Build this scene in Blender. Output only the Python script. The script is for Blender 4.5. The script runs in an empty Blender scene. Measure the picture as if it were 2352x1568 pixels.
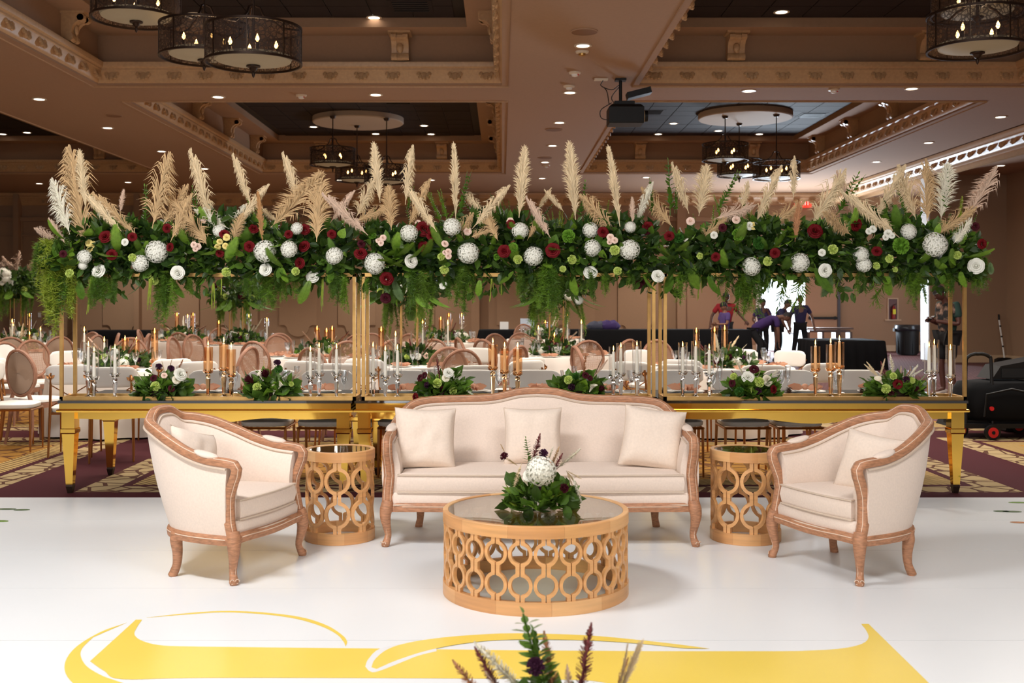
import bpy, bmesh, math, random
from mathutils import Vector, Matrix, Quaternion, noise as mnoise
R = random.Random(7)
PI = math.pi
scene = bpy.context.scene
COL = scene.collection

# ------------------------------------------------------------------ camera
CAMH, FPX, VX, VY = 1.556, 2500.0, 1153.0, 690.0
cam_d = bpy.data.cameras.new('camera')
cam = bpy.data.objects.new('camera', cam_d); COL.objects.link(cam)
cam.location = (0, 0, CAMH); cam.rotation_euler = (PI/2, 0, 0)
cam_d.sensor_fit = 'HORIZONTAL'; cam_d.sensor_width = 36.0
cam_d.lens = 36.0*FPX/2352
cam_d.shift_x = (1176-VX)/2352
cam_d.shift_y = -(784-VY)/2352
cam_d.clip_end = 200; cam_d.clip_start = 0.1
cam_d.dof.use_dof = True; cam_d.dof.focus_distance = 8.2; cam_d.dof.aperture_fstop = 3.5
scene.camera = cam

def at(px, py, Y):
    return Vector(((px-VX)*Y/FPX, Y, CAMH-(py-VY)*Y/FPX))
def xat(px, Y): return (px-VX)*Y/FPX
def zat(py, Y): return CAMH-(py-VY)*Y/FPX
def flo(px, py, z=0.0):
    Y = (CAMH-z)*FPX/(py-VY)
    return Vector((xat(px, Y), Y, z))

# ------------------------------------------------------------------ world, view
w = bpy.data.worlds.new('daylight'); scene.world = w; w.use_nodes = True
bgn = w.node_tree.nodes['Background']
bgn.inputs[0].default_value = (0.78, 0.88, 1.0, 1); bgn.inputs[1].default_value = 7.0
vs = scene.view_settings
scene.display_settings.display_device = 'sRGB'
vs.view_transform = 'Standard'; vs.look = 'None'; vs.exposure = -0.1; vs.gamma = 1.0; vs.use_curve_mapping = False
cy = scene.cycles
cy.max_bounces = 8; cy.diffuse_bounces = 3; cy.glossy_bounces = 3; cy.transmission_bounces = 6; cy.transparent_max_bounces = 12
cy.caustics_reflective = False; cy.caustics_refractive = False
cy.use_adaptive_sampling = True; cy.adaptive_threshold = 0.03
cy.use_denoising = True; cy.sample_clamp_indirect = 4.0
try: cy.use_light_tree = True
except Exception: pass

def lamp(kind, name, loc, energy, color=(1, 1, 1), target=None, size=None, sizey=None, spot=None, blend=0.5, radius=0.08):
    d = bpy.data.lights.new(name, kind); o = bpy.data.objects.new(name, d); COL.objects.link(o)
    o.location = loc; d.energy = energy; d.color = color
    if kind == 'AREA':
        d.shape = 'RECTANGLE'; d.size = size; d.size_y = sizey or size
    elif kind == 'SPOT':
        d.spot_size = math.radians(spot or 100); d.spot_blend = blend; d.shadow_soft_size = radius
    else: d.shadow_soft_size = radius
    if target is not None:
        o.rotation_euler = (Vector(target)-Vector(loc)).to_track_quat('-Z', 'Y').to_euler()
    return o
WARM = (1.0, 0.89, 0.77)
# unseen soft fills added behind the camera, overhead light over the dance floor, daylight at the door
lamp('AREA', 'soft_front_fill', (-5.0, -3.5, 4.3), 330, (0.97, 0.985, 1.0), (0.0, 8.5, 1.2), 4.0, 2.2)
lamp('AREA', 'soft_front_fill', (3.4, -4.5, 4.3), 150, (0.97, 0.985, 1.0), (0.6, 9.0, 1.2), 3.6, 2.2)
lamp('AREA', 'soft_front_fill', (-0.5, -7.5, 1.7), 170, (0.98, 0.985, 1.0), (0.2, 9.0, 0.9), 6.0, 1.8)  # low front fill, added to brighten the seats under the gold tables
lamp('AREA', 'overhead_light', (-2.7, 4.5, 4.84), 400, (0.97, 0.98, 1.0), (-2.3, 5.4, 0), 1.5, 1.0)
lamp('AREA', 'overhead_light', (2.2, 3.4, 4.84), 245, (0.97, 0.98, 1.0), (2.0, 4.6, 0), 2.6, 1.6)  # second overhead light, added as unseen fill
lamp('AREA', 'door_daylight', (8.7, 33.2, 1.3), 1000, (0.74, 0.87, 1.0), (6.6, 10.0, 4.6), 1.5, 2.2)
for (x, y, e, sx_, sy_) in ((-3.1, 12.2, 330, 5.0, 4.0), (5.0, 12.2, 330, 5.0, 4.0), (-3.1, 23.0, 300, 5.0, 6.0), (5.0, 23.0, 260, 5.0, 6.0)):
    lamp('AREA', 'floating_fill', (x, y, 3.9), e*.9, (1.0, 0.93, 0.84), (x, y, 0), sx_, sy_)  # added fill floating below the chandeliers, no fitting there
for (x, y, e) in ((-7.5, 13.5, 80), (-7.5, 20.5, 80), (-7.5, 27.5, 80), (1.05, 12.2, 80), (1.05, 20.0, 80), (1.05, 27.5, 80),
                  (-3.1, 17.45, 80), (5.0, 17.45, 80), (8.9, 14.0, 40), (8.9, 22.0, 40), (-3.1, 30.8, 90), (4.8, 30.8, 70), (-10.5, 30.8, 90), (-11, 17.4, 80)):
    lamp('SPOT', 'downlight_beam', (x, y, 4.82), e*6.6, WARM, (x, y, 0), spot=122, blend=0.6, radius=0.12)

# ------------------------------------------------------------------ materials
def lin(c):
    o = []
    for v in c[:3]:
        v = v/255.0
        o.append(v/12.92 if v <= 0.04045 else ((v+0.055)/1.055)**2.4)
    return (o[0], o[1], o[2], 1.0)
MATS = {}
def mat(name, rgb=(200, 200, 200), rough=0.5, metal=0.0, spec=0.5, var=0.0, vscale=6.0, bump=0.0, bscale=60.0, emit=None, estr=0.0, stretch=None, sheen=0.0, sub=0.0, coat=0.0, trans=0.0, ior=1.45):
    if name in MATS: return MATS[name]
    m = bpy.data.materials.new(name); m.use_nodes = True; MATS[name] = m
    nt = m.node_tree; b = nt.nodes['Principled BSDF']
    c = lin(rgb)
    b.inputs['Base Color'].default_value = c
    b.inputs['Roughness'].default_value = rough; b.inputs['Metallic'].default_value = metal
    b.inputs['Specular IOR Level'].default_value = spec
    if sheen: b.inputs['Sheen Weight'].default_value = sheen
    if coat: b.inputs['Coat Weight'].default_value = coat; b.inputs['Coat Roughness'].default_value = 0.15
    if trans: b.inputs['Transmission Weight'].default_value = trans; b.inputs['IOR'].default_value = ior
    if emit is not None:
        b.inputs['Emission Color'].default_value = lin(emit); b.inputs['Emission Strength'].default_value = estr
    tc = None
    if var or bump:
        tc = nt.nodes.new('ShaderNodeTexCoord'); vec = tc.outputs['Object']
        if stretch:
            mp = nt.nodes.new('ShaderNodeMapping'); mp.inputs['Scale'].default_value = stretch
            nt.links.new(vec, mp.inputs['Vector']); vec = mp.outputs['Vector']
    if var:
        n = nt.nodes.new('ShaderNodeTexNoise'); n.inputs['Scale'].default_value = vscale; n.inputs['Detail'].default_value = 5
        nt.links.new(vec, n.inputs['Vector'])
        r = nt.nodes.new('ShaderNodeValToRGB')
        r.color_ramp.elements[0].position = 0.3; r.color_ramp.elements[1].position = 0.7
        r.color_ramp.elements[0].color = tuple(max(0, c[i]*(1-var)) for i in range(3))+(1,)
        r.color_ramp.elements[1].color = tuple(min(1, c[i]*(1+var)) for i in range(3))+(1,)
        nt.links.new(n.outputs['Fac'], r.inputs['Fac']); nt.links.new(r.outputs['Color'], b.inputs['Base Color'])
    if bump:
        n2 = nt.nodes.new('ShaderNodeTexNoise'); n2.inputs['Scale'].default_value = bscale; n2.inputs['Detail'].default_value = 3
        nt.links.new(vec, n2.inputs['Vector'])
        bp = nt.nodes.new('ShaderNodeBump'); bp.inputs['Strength'].default_value = bump; bp.inputs['Distance'].default_value = 0.01
        nt.links.new(n2.outputs['Fac'], bp.inputs['Height']); nt.links.new(bp.outputs['Normal'], b.inputs['Normal'])
    return m

def thin_glass(name, tint, edge=0.55, rough=0.03, body=0.05):
    """thin clear sheet: see-through in the middle, brighter and more mirror-like at glancing angles"""
    if name in MATS: return MATS[name]
    m = bpy.data.materials.new(name); m.use_nodes = True; MATS[name] = m
    nt = m.node_tree; nt.nodes.clear()
    out = nt.nodes.new('ShaderNodeOutputMaterial'); mx = nt.nodes.new('ShaderNodeMixShader')
    t = nt.nodes.new('ShaderNodeBsdfTransparent'); t.inputs[0].default_value = lin(tint)
    g = nt.nodes.new('ShaderNodeBsdfGlossy'); g.inputs['Roughness'].default_value = rough; g.inputs[0].default_value = (0.95, 0.95, 0.95, 1)
    lw = nt.nodes.new('ShaderNodeLayerWeight'); lw.inputs['Blend'].default_value = 0.35
    mp = nt.nodes.new('ShaderNodeMapRange'); mp.inputs['To Min'].default_value = body; mp.inputs['To Max'].default_value = edge
    nt.links.new(lw.outputs['Facing'], mp.inputs['Value']); nt.links.new(mp.outputs[0], mx.inputs[0])
    nt.links.new(t.outputs[0], mx.inputs[1]); nt.links.new(g.outputs[0], mx.inputs[2]); nt.links.new(mx.outputs[0], out.inputs[0])
    return m

M_FAB = mat('linen', (235, 216, 200), 0.95, spec=0.2, var=0.04, vscale=90, bump=0.12, bscale=420, sheen=0.15)
M_FABP = mat('linen_pillow', (236, 218, 201), 0.95, spec=0.2, var=0.04, vscale=70, bump=0.15, bscale=300, sheen=0.15)
M_PIPE = mat('linen_piping', (214, 194, 174), 0.95, spec=0.2)
M_WOOD = mat('washed_oak', (178, 126, 92), 0.55, var=0.28, vscale=9, stretch=(3, 3, 12), bump=0.1, bscale=40)
M_LIME = mat('lime_wash', (226, 200, 176), 0.7)
M_RING = mat('honey_beech', (222, 166, 108), 0.42, var=0.12, vscale=3, stretch=(1, 1, 14), coat=0.15)
M_RINGS = [M_RING, mat('honey_beech_light', (230, 178, 120), 0.42, var=0.10, vscale=3, stretch=(1, 1, 14), coat=0.15), mat('honey_beech_deep', (212, 154, 98), 0.42, var=0.12, vscale=3, stretch=(1, 1, 14), coat=0.15)]
M_GOLDM = mat('gold_mirror', (247, 198, 92), 0.07, metal=1.0, var=0.05, vscale=2)
M_GOLD = mat('gold_brushed', (196, 156, 96), 0.45, metal=1.0, var=0.1, vscale=15)
M_CGOLD = mat('rose_gold_frame', (176, 122, 76), 0.3, metal=1.0)
M_PAD = mat('white_leatherette', (240, 234, 226), 0.6, var=0.02, vscale=5, bump=0.03, bscale=40)
M_SEATG = mat('seat_underside', (214, 208, 200), 0.7)
M_CLOTH = mat('ivory_tablecloth', (240, 230, 220), 0.9, spec=0.2, var=0.03, vscale=3)
M_CANEW = mat('cane_chair_wood', (158, 112, 88), 0.6, var=0.15, vscale=12)
M_WALL = mat('wall_tan', (164, 134, 108), 0.85, var=0.05, vscale=70, bump=0.05, bscale=120)
M_WALLD = mat('wall_panel_tan', (170, 140, 113), 0.85, var=0.05, vscale=70, bump=0.05, bscale=120)
M_CEIL = mat('ceiling_tan', (164, 130, 104), 0.9, var=0.03, vscale=20)
M_MOLD = mat('crown_plaster', (196, 158, 118), 0.38, var=0.08, vscale=25)
M_DARK = mat('coffer_dark', (40, 32, 33), 0.75, spec=.25, var=0.1, vscale=4)
M_BLACK = mat('black_cloth', (13, 13, 16), 0.9, spec=.2, var=0.15, vscale=5, bump=0.05, bscale=20)
M_BLKPL = mat('black_plastic', (13, 13, 14), 0.5, spec=.35)
M_BRONZE = mat('bronze', (58, 42, 33), 0.45, metal=0.7)
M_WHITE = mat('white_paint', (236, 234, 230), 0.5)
M_BASEB = mat('baseboard_paint', (206, 178, 146), 0.5)
M_CRYST = mat('crystal', (255, 255, 255), 0.02, trans=1.0, ior=1.5, spec=0.6)
M_CRYSA = mat('crystal_amber', (255, 214, 160), 0.02, trans=1.0, ior=1.5, spec=0.6)
M_GL = thin_glass('clear_glass', (250, 252, 254), 0.75, body=.05)
M_GLA = thin_glass('amber_glass', (250, 218, 182), 0.6, body=.06)
M_GLT = thin_glass('smoked_table_glass', (214, 214, 198), 0.7, 0.02, 0.12)
M_GLTOP = thin_glass('smoked_mirror_top', (96, 92, 86), 0.6, 0.04, 0.16)
M_WAX = mat('ivory_wax', (246, 238, 220), 0.5, sub=0.1, emit=(255, 226, 190), estr=0.16)  # faint glow added to the wax so the tapers look whiter
M_FLAME = mat('flame', (255, 190, 90), 0.5, emit=(255, 176, 84), estr=14)
M_BULB = mat('bulb', (255, 200, 120), 0.5, emit=(255, 190, 110), estr=22)
M_DL = mat('lamp_lens', (255, 250, 240), 0.5, emit=(255, 244, 226), estr=7)
M_TRIM = mat('lamp_trim', (220, 205, 185), 0.5)
M_FLOORW = mat('white_vinyl', (236, 238, 238), 0.3, spec=0.3, var=0.012, vscale=1.2, bump=0.012, bscale=5)
M_YEL = mat('yellow_print', (245, 214, 92), 0.24, spec=0.5, var=0.02, vscale=2)
M_PLATE = mat('porcelain', (240, 236, 228), 0.25)
M_NAP = mat('terracotta_napkin', (206, 152, 122), 0.9)
M_CONE = mat('pinecone', (92, 66, 46), 0.8)
M_GREEN = {k: mat('leaf_'+k, c, 0.42, var=0.25, vscale=8) for k, c in dict(
    dark=(72, 100, 36), mid=(94, 130, 44), fresh=(128, 166, 54), lime=(166, 182, 64), fern=(114, 146, 50), deep=(52, 78, 32), sage=(110, 134, 88)).items()}
def translucent(m, f):
    nt = m.node_tree; out = nt.nodes['Material Output']; b = nt.nodes['Principled BSDF']; mx = nt.nodes.new('ShaderNodeMixShader'); tr = nt.nodes.new('ShaderNodeBsdfTranslucent')
    tr.inputs[0].default_value = b.inputs['Base Color'].default_value; mx.inputs[0].default_value = f
    if b.inputs['Base Color'].is_linked: nt.links.new(b.inputs['Base Color'].links[0].from_socket, tr.inputs[0])
    nt.links.new(b.outputs[0], mx.inputs[1]); nt.links.new(tr.outputs[0], mx.inputs[2]); nt.links.new(mx.outputs[0], out.inputs[0])
for m_ in M_GREEN.values(): translucent(m_, .35)
M_FL = {k: mat('petal_'+k, c, 0.7, spec=.2, var=0.06, vscale=20) for k, c in dict(
    white=(242, 240, 226), cream=(246, 236, 212), red=(104, 8, 16), wine=(70, 14, 26), lime=(206, 222, 120), blush=(246, 214, 196), yellow=(244, 222, 140),
    green=(110, 156, 48), plum=(62, 26, 50), moss=(58, 104, 36)).items()}
M_PL = {k: mat('plume_'+k, c, 0.9, var=0.24, vscale=26, stretch=(1, 1, .12)) for k, c in dict(
    cream=(228, 204, 164), tan=(206, 172, 126), white=(240, 228, 206), pink=(218, 188, 164), rust=(186, 138, 88), wine=(128, 62, 62), brown=(186, 132, 92)).items()}
M_PEOPLE = {}

# ------------------------------------------------------------------ mesh helpers
class MB:
    def __init__(s): s.v = []; s.f = []
    def add(s, vs_, fs_):
        o = len(s.v); s.v.extend([tuple(x) for x in vs_]); s.f.extend([tuple(i+o for i in f) for f in fs_]); return s
    def box(s, c, d, rz=0.0, M=None):
        x, y, z = d[0]/2, d[1]/2, d[2]/2
        vs_ = [Vector((sx*x, sy*y, sz*z)) for sz in (-1, 1) for sy in (-1, 1) for sx in (-1, 1)]
        if M is not None: vs_ = [M @ q for q in vs_]
        elif rz: mr = Matrix.Rotation(rz, 3, 'Z'); vs_ = [mr @ q for q in vs_]
        cc = Vector(c)
        return s.add([q+cc for q in vs_], [(0, 2, 3, 1), (4, 5, 7, 6), (0, 1, 5, 4), (2, 6, 7, 3), (0, 4, 6, 2), (1, 3, 7, 5)])
    def tube(s, pts, rad, n=8, cap=True, sq=None, ph=0.0):
        pts = [Vector(p) for p in pts]; m = len(pts)
        if not hasattr(rad, '__len__'): rad = [rad]*m
        T = [(pts[min(i+1, m-1)]-pts[max(i-1, 0)]).normalized() for i in range(m)]
        a = Vector((0, 0, 1)) if abs(T[0].z) < 0.9 else Vector((0, 1, 0))
        u = T[0].cross(a).normalized()
        vs_ = []
        for i in range(m):
            u = (u-T[i]*u.dot(T[i])).normalized(); v_ = T[i].cross(u)
            for k in range(n):
                q = 2*PI*k/n+ph
                vs_.append(pts[i]+(u*math.cos(q)+v_*math.sin(q)*(sq or 1.0))*rad[i])
        fs_ = [(i*n+k, i*n+(k+1) % n, (i+1)*n+(k+1) % n, (i+1)*n+k) for i in range(m-1) for k in range(n)]
        if cap: fs_ += [tuple(range(n))[::-1], tuple((m-1)*n+k for k in range(n))]
        return s.add(vs_, fs_)
    def lathe(s, prof, n=16, c=(0, 0, 0), a0=0.0, cap=False):
        m = len(prof); c = Vector(c)
        vs_ = [c+Vector((r*math.cos(a0+2*PI*k/n), r*math.sin(a0+2*PI*k/n), z)) for r, z in prof for k in range(n)]
        fs_ = [(i*n+k, i*n+(k+1) % n, (i+1)*n+(k+1) % n, (i+1)*n+k) for i in range(m-1) for k in range(n)]
        if cap: fs_ += [tuple(range(n))[::-1], tuple((m-1)*n+k for k in range(n))]
        return s.add(vs_, fs_)
    def ball(s, c, r, n=10, m=6, sc=(1, 1, 1)):
        prof = [(max(1e-4, math.sin(PI*i/m)), -math.cos(PI*i/m)) for i in range(m+1)]
        b = MB().lathe(prof, n)
        return s.add([Vector((x*r*sc[0], y*r*sc[1], z*r*sc[2]))+Vector(c) for x, y, z in b.v], b.f)
    def prism(s, poly, h, M=None):
        """polygon in the local XY plane extruded along +Z by h"""
        n = len(poly); vs_ = [Vector((p[0], p[1], 0)) for p in poly]+[Vector((p[0], p[1], h)) for p in poly]
        if M is not None: vs_ = [M @ q for q in vs_]
        return s.add(vs_, [tuple(range(n))[::-1], tuple(range(n, 2*n))]+[(i, (i+1) % n, n+(i+1) % n, n+i) for i in range(n)])
    def loft(s, loops, closed=True, cap=True):
        n = len(loops[0]); vs_ = [q for lp in loops for q in lp]; kk = n if closed else n-1
        fs_ = [(i*n+k, i*n+(k+1) % n, (i+1)*n+(k+1) % n, (i+1)*n+k) for i in range(len(loops)-1) for k in range(kk)]
        if cap: fs_ += [tuple(range(n))[::-1], tuple((len(loops)-1)*n+k for k in range(n))]
        return s.add(vs_, fs_)
    def xf(s, M): s.v = [tuple(M @ Vector(q)) for q in s.v]; return s
    def join(s, o, M=None):
        return s.add([(M @ Vector(q)) if M is not None else q for q in o.v], o.f)
    def mesh(s, name, m=None, smooth=True, ang=40):
        me = bpy.data.meshes.new(name); me.from_pydata(s.v, [], s.f)
        if smooth:
            me.polygons.foreach_set('use_smooth', [True]*len(me.polygons))
        me.update()
        if smooth and ang < 180 and len(s.f) < 60000: me.set_sharp_from_angle(angle=math.radians(ang))
        if m is not None: me.materials.append(m)
        return me
    def build(s, name, m, parent=None, smooth=True, ang=40, loc=None, kind=None, label=None, fix=True):
        me = s.mesh(name, m, smooth, ang)
        if fix:
            bm = bmesh.new(); bm.from_mesh(me); bmesh.ops.recalc_face_normals(bm, faces=bm.faces); bm.to_mesh(me); bm.free()
            if smooth and ang < 180: me.set_sharp_from_angle(angle=math.radians(ang))
        return link(name, me, parent, loc, kind, label)
def link(name, me, parent=None, loc=None, kind=None, label=None):
    o = bpy.data.objects.new(name, me); COL.objects.link(o)
    if parent is not None: o.parent = parent
    if loc is not None: o.location = loc
    if kind: o['kind'] = kind
    if label: o['label'] = label
    return o
def tag(o, label=None, cat=None, group=None, kind=None):
    if label: o['label'] = label
    if cat: o['category'] = cat
    if group: o['group'] = group
    if kind: o['kind'] = kind
    return o
def thing(name, label, cat, loc=(0, 0, 0), rz=0.0, group=None):
    o = bpy.data.objects.new(name, None); COL.objects.link(o); o.empty_display_size = 0.1
    o.location = loc; o.rotation_euler = (0, 0, rz)
    return tag(o, label, cat, group)
def struct(o, label): o['kind'] = 'structure'; o['label'] = label; return o
def senemy(name, label):
    o = bpy.data.objects.new(name, None); COL.objects.link(o); return struct(o, label)
KIDS = {}
def kids(o):
    return [c for c in o.children]
def dup(o, loc=None, rz=None, label=None, group=None, scale=None):
    def cp(a, par):
        c = a.copy(); COL.objects.link(c)
        if par is not None: c.parent = par; c.matrix_parent_inverse = a.matrix_parent_inverse
        for ch in a.children: cp(ch, c)
        return c
    c = cp(o, None)
    if loc is not None: c.location = loc
    if rz is not None: c.rotation_euler = (0, 0, rz)
    if scale is not None: c.scale = scale if hasattr(scale, '__len__') else (scale,)*3
    if label: c['label'] = label
    if group: c['group'] = group
    return c
def put(me, name, parent, loc, d=(0, 0, 1), sc=1.0, roll=0.0, m=None):
    """place a shared mesh with its +Z axis along d"""
    o = bpy.data.objects.new(name, me); COL.objects.link(o); o.parent = parent
    d = Vector(d)
    if d.length < 1e-6: d = Vector((0, 0, 1))
    q = d.normalized().to_track_quat('Z', 'Y') @ Quaternion((0, 0, 1), roll)
    o.location = loc; o.rotation_mode = 'QUATERNION'; o.rotation_quaternion = q
    o.scale = sc if hasattr(sc, '__len__') else (sc, sc, sc)
    return o
ORD = ['first', 'second', 'third', 'fourth', 'fifth', 'sixth', 'seventh', 'eighth', 'ninth', 'tenth', 'eleventh', 'twelfth', 'thirteenth', 'fourteenth',
       'fifteenth', 'sixteenth', 'seventeenth', 'eighteenth', 'nineteenth', 'twentieth']
def ordn(i):
    if i < 20: return ORD[i]
    t = {2: 'twenty', 3: 'thirty', 4: 'forty', 5: 'fifty', 6: 'sixty'}[(i+1)//10]
    r = (i+1) % 10
    return t+('-'+ORD[r-1] if r else '-ieth')
def cr(pts, n=8):
    """Catmull-Rom through points"""
    P = [Vector(p) for p in pts]; P = [2*P[0]-P[1]]+P+[2*P[-1]-P[-2]]; o = []
    for i in range(1, len(P)-2):
        for k in range(n):
            t = k/n; a, b, c, d = P[i-1], P[i], P[i+1], P[i+2]
            o.append(0.5*((2*b)+(c-a)*t+(2*a-5*b+4*c-d)*t*t+(3*b-a-3*c+d)*t*t*t))
    o.append(P[-2]); return o
# ================================================================== the room
ZC = 4.86
XS = [-17, -15, -8.85, -6.2, 0.0, 2.1, 7.95, 9.9]
YS = [-9, 6.5, 16.7, 18.15, 28.2, 33.5]
COFF = [(-6.2, 0.0, 6.5, 16.7), (2.1, 7.95, 6.5, 16.7), (-6.2, 0.0, 18.15, 28.2), (2.1, 7.95, 18.15, 28.2), (-15, -8.85, 18.15, 28.2)]
mb = MB()
for i in range(len(XS)-1):
    for j in range(len(YS)-1):
        x0, x1, y0, y1 = XS[i], XS[i+1], YS[j], YS[j+1]
        if any(abs(c[0]-x0) < .01 and abs(c[2]-y0) < .01 for c in COFF): continue
        mb.add([(x0, y0, ZC), (x1, y0, ZC), (x1, y1, ZC), (x0, y1, ZC)], [(0, 1, 2, 3)])
ceil = struct(mb.build('ceiling', M_CEIL, smooth=False, fix=False), 'flat tan ceiling grid running between the recessed coffers')
low = struct(MB().box((12.2, 12.25, 4.72+.1), (4.6, 42.5, .2)).build('ceiling', M_CEIL, smooth=False), 'lower tan ceiling strip along the right side of the hall')

# moulding profile: (inward, up) from the coffer's lower edge
MP = [(-.10, -.02), (-.10, .015), (-.05, .03), (.0, .03), (.02, .05), (.03, .08), (.075, .20), (.09, .215), (.09, .24), (.12, .26), (.13, .30), (.13, .33), (.0, .33)]
ros = MB()
ros.ball((0, 0, 0), .055, 8, 5, (1, .45, 1))
for k in range(5):
    a = PI*(k/4.0)+PI
    ros.ball((math.cos(a)*.062, -.012, math.sin(a)*.055+.012), .028, 6, 4, (1, .6, 1.2))
ros.v = [(x*1.3, y*1.7, z*1.3) for x, y, z in ros.v]
ROS = ros.mesh('rosette', M_MOLD)
def corbel_mesh():
    pr = [(0, 0), (.30, 0), (.33, -.03), (.33, -.07), (.30, -.09), (.26, -.09), (.22, -.11), (.17, -.16), (.15, -.22), (.145, -.27), (.17, -.30), (.17, -.35), (.13, -.38), (.08, -.37), (.05, -.34), (0, -.33)]
    m = MB()
    for x0, x1, sc in ((-.13, -.05, 1.0), (-.05, .05, .88), (.05, .13, 1.0)):
        m.prism([(a*sc, b) for a, b in pr], x1-x0, Matrix(((0, 0, 1, x0), (-1, 0, 0, 0), (0, 1, 0, 0), (0, 0, 0, 1))))
    m.box((0, -.16, .015), (.34, .36, .03))
    for sx in (-.09, .09):
        m.tube([(sx-.04, -.27, -.05), (sx+.04, -.27, -.05)], .05, 10); m.tube([(sx-.045, -.13, -.335), (sx+.045, -.13, -.335)], .042, 10)
    m.ball((0, -.17, -.2), .06, 8, 6, (.9, .6, 1.3))
    return m.mesh('corbel', M_MOLD)
CORB = corbel_mesh()      # wall at +y side, projecting to -y
TILE = MB().box((0, 0, -.006), (.584, .584, .016)).mesh('ceiling_tile', M_DARK, smooth=False)
for ci, (x0, x1, y0, y1) in enumerate(COFF):
    nm = ['front coffer with the low hanging drum chandeliers', 'front right coffer with drum chandelier', 'back coffer with hanging disc over the left tables',
          'back right coffer lit blue by the open door', 'far left dark coffer'][ci]
    root = senemy('ceiling', 'recessed ceiling bay: '+nm)
    zl, zt = 5.62, 5.72
    mb = MB()
    c4 = [(x0, y0), (x1, y0), (x1, y1), (x0, y1)]
    for k in range(4):
        a, b = c4[k], c4[(k+1) % 4]
        mb.add([(a[0], a[1], ZC), (b[0], b[1], ZC), (b[0], b[1], zl), (a[0], a[1], zl)], [(0, 1, 2, 3)])
    mb.build('riser', M_CEIL, root, smooth=False, fix=False)
    led = .52
    i4 = [(x0+led, y0+led), (x1-led, y0+led), (x1-led, y1-led), (x0+led, y1-led)]
    mb = MB()
    for k in range(4):
        a, b, c, d = c4[k], c4[(k+1) % 4], i4[(k+1) % 4], i4[k]
        mb.add([(a[0], a[1], zl), (b[0], b[1], zl), (c[0], c[1], zl), (d[0], d[1], zl)], [(0, 1, 2, 3)])
        mb.add([(d[0], d[1], zl), (c[0], c[1], zl), (c[0], c[1], zt+.06), (d[0], d[1], zt+.06)], [(0, 1, 2, 3)])
    mb.build('ledge', M_CEIL, root, smooth=False, fix=False)
    MB().box(((x0+x1)/2, (y0+y1)/2, zt+.09), (x1-x0-2*led+.1, y1-y0-2*led+.1, .1)).build('backing_panel', M_BLKPL, root, smooth=False)
    nx, ny = int((x1-x0-2*led)/.6), int((y1-y0-2*led)/.6)
    ox, oy = (x0+x1)/2-(nx-1)*.3, (y0+y1)/2-(ny-1)*.3
    for i in range(nx):
        for j in range(ny):
            o = link('ceiling_tile', TILE, root, (ox+i*.6, oy+j*.6, zt+.038+R.uniform(-.002, .002)))
    loops = []
    cx, cyy = (x0+x1)/2, (y0+y1)/2
    for (px, py) in c4+[c4[0]]:
        sx, sy = (1 if px < cx else -1), (1 if py < cyy else -1)
        loops.append([Vector((px+sx*a, py+sy*a, ZC+b)) for a, b in MP])
    MB().loft(loops, closed=False, cap=False).build('crown_moulding', M_MOLD, root, ang=35)
    for (ax, ay, bx, by, rot) in ((x0, y1, x1, y1, 0), (x0, y0, x0, y1, PI/2), (x1, y0, x1, y1, -PI/2)):
        L = math.hypot(bx-ax, by-ay); n = int(L/.47)
        for k in range(n):
            t = (k+.5)/n; px, py = ax+(bx-ax)*t, ay+(by-ay)*t
            o = link('rosette', ROS, root, (px-math.sin(-rot)*-.055, py-.055*math.cos(rot), ZC+.135)); o.rotation_euler = (-.35, 0, rot)
            if rot: o.location.x = px+(.055 if rot > 0 else -.055); o.location.y = py
        n = max(2, int(L/2.15))
        for k in range(n):
            t = (k+.5)/n; px, py = ax+(bx-ax)*t, ay+(by-ay)*t
            o = link('corbel', CORB, root, (px, py, zl-.03)); o.rotation_euler = (0, 0, rot)
# right hand cornice where the ceiling steps down
def cornice(name, label, x, y0, y1, z, s=1.0, n=60, sg=-1):
    root = senemy(name, label)
    MB().loft([[Vector((x+sg*a*s*1.6, y, z-.02-(.33-b)*s)) for a, b in MP] for y in (y0, y1)], closed=False, cap=False).build('crown_moulding', M_MOLD, root, ang=35)
    for k in range(n):
        o = link('rosette', ROS, root, (x+sg*.08*s, y0+(y1-y0)*(k+.5)/n, z-.22*s)); o.rotation_euler = (-.4, 0, PI/2 if sg > 0 else -PI/2); o.scale = (s, s, s)
cornice('trim_1', 'carved crown moulding along the step in the right ceiling', 9.95, 9, 33.4, 4.86, 1.0, 50)
struct(MB().box((9.97, 12.25, 4.84), (.14, 42.5, .28)).build('trim_2', M_CEIL, smooth=False), 'plain drop at the right ceiling step')
struct(MB().box((10.95, 18, 4.69), (.1, 31, .1)).build('trim_3', M_MOLD, smooth=False), 'narrow pale batten on the lower right ceiling')

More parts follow.
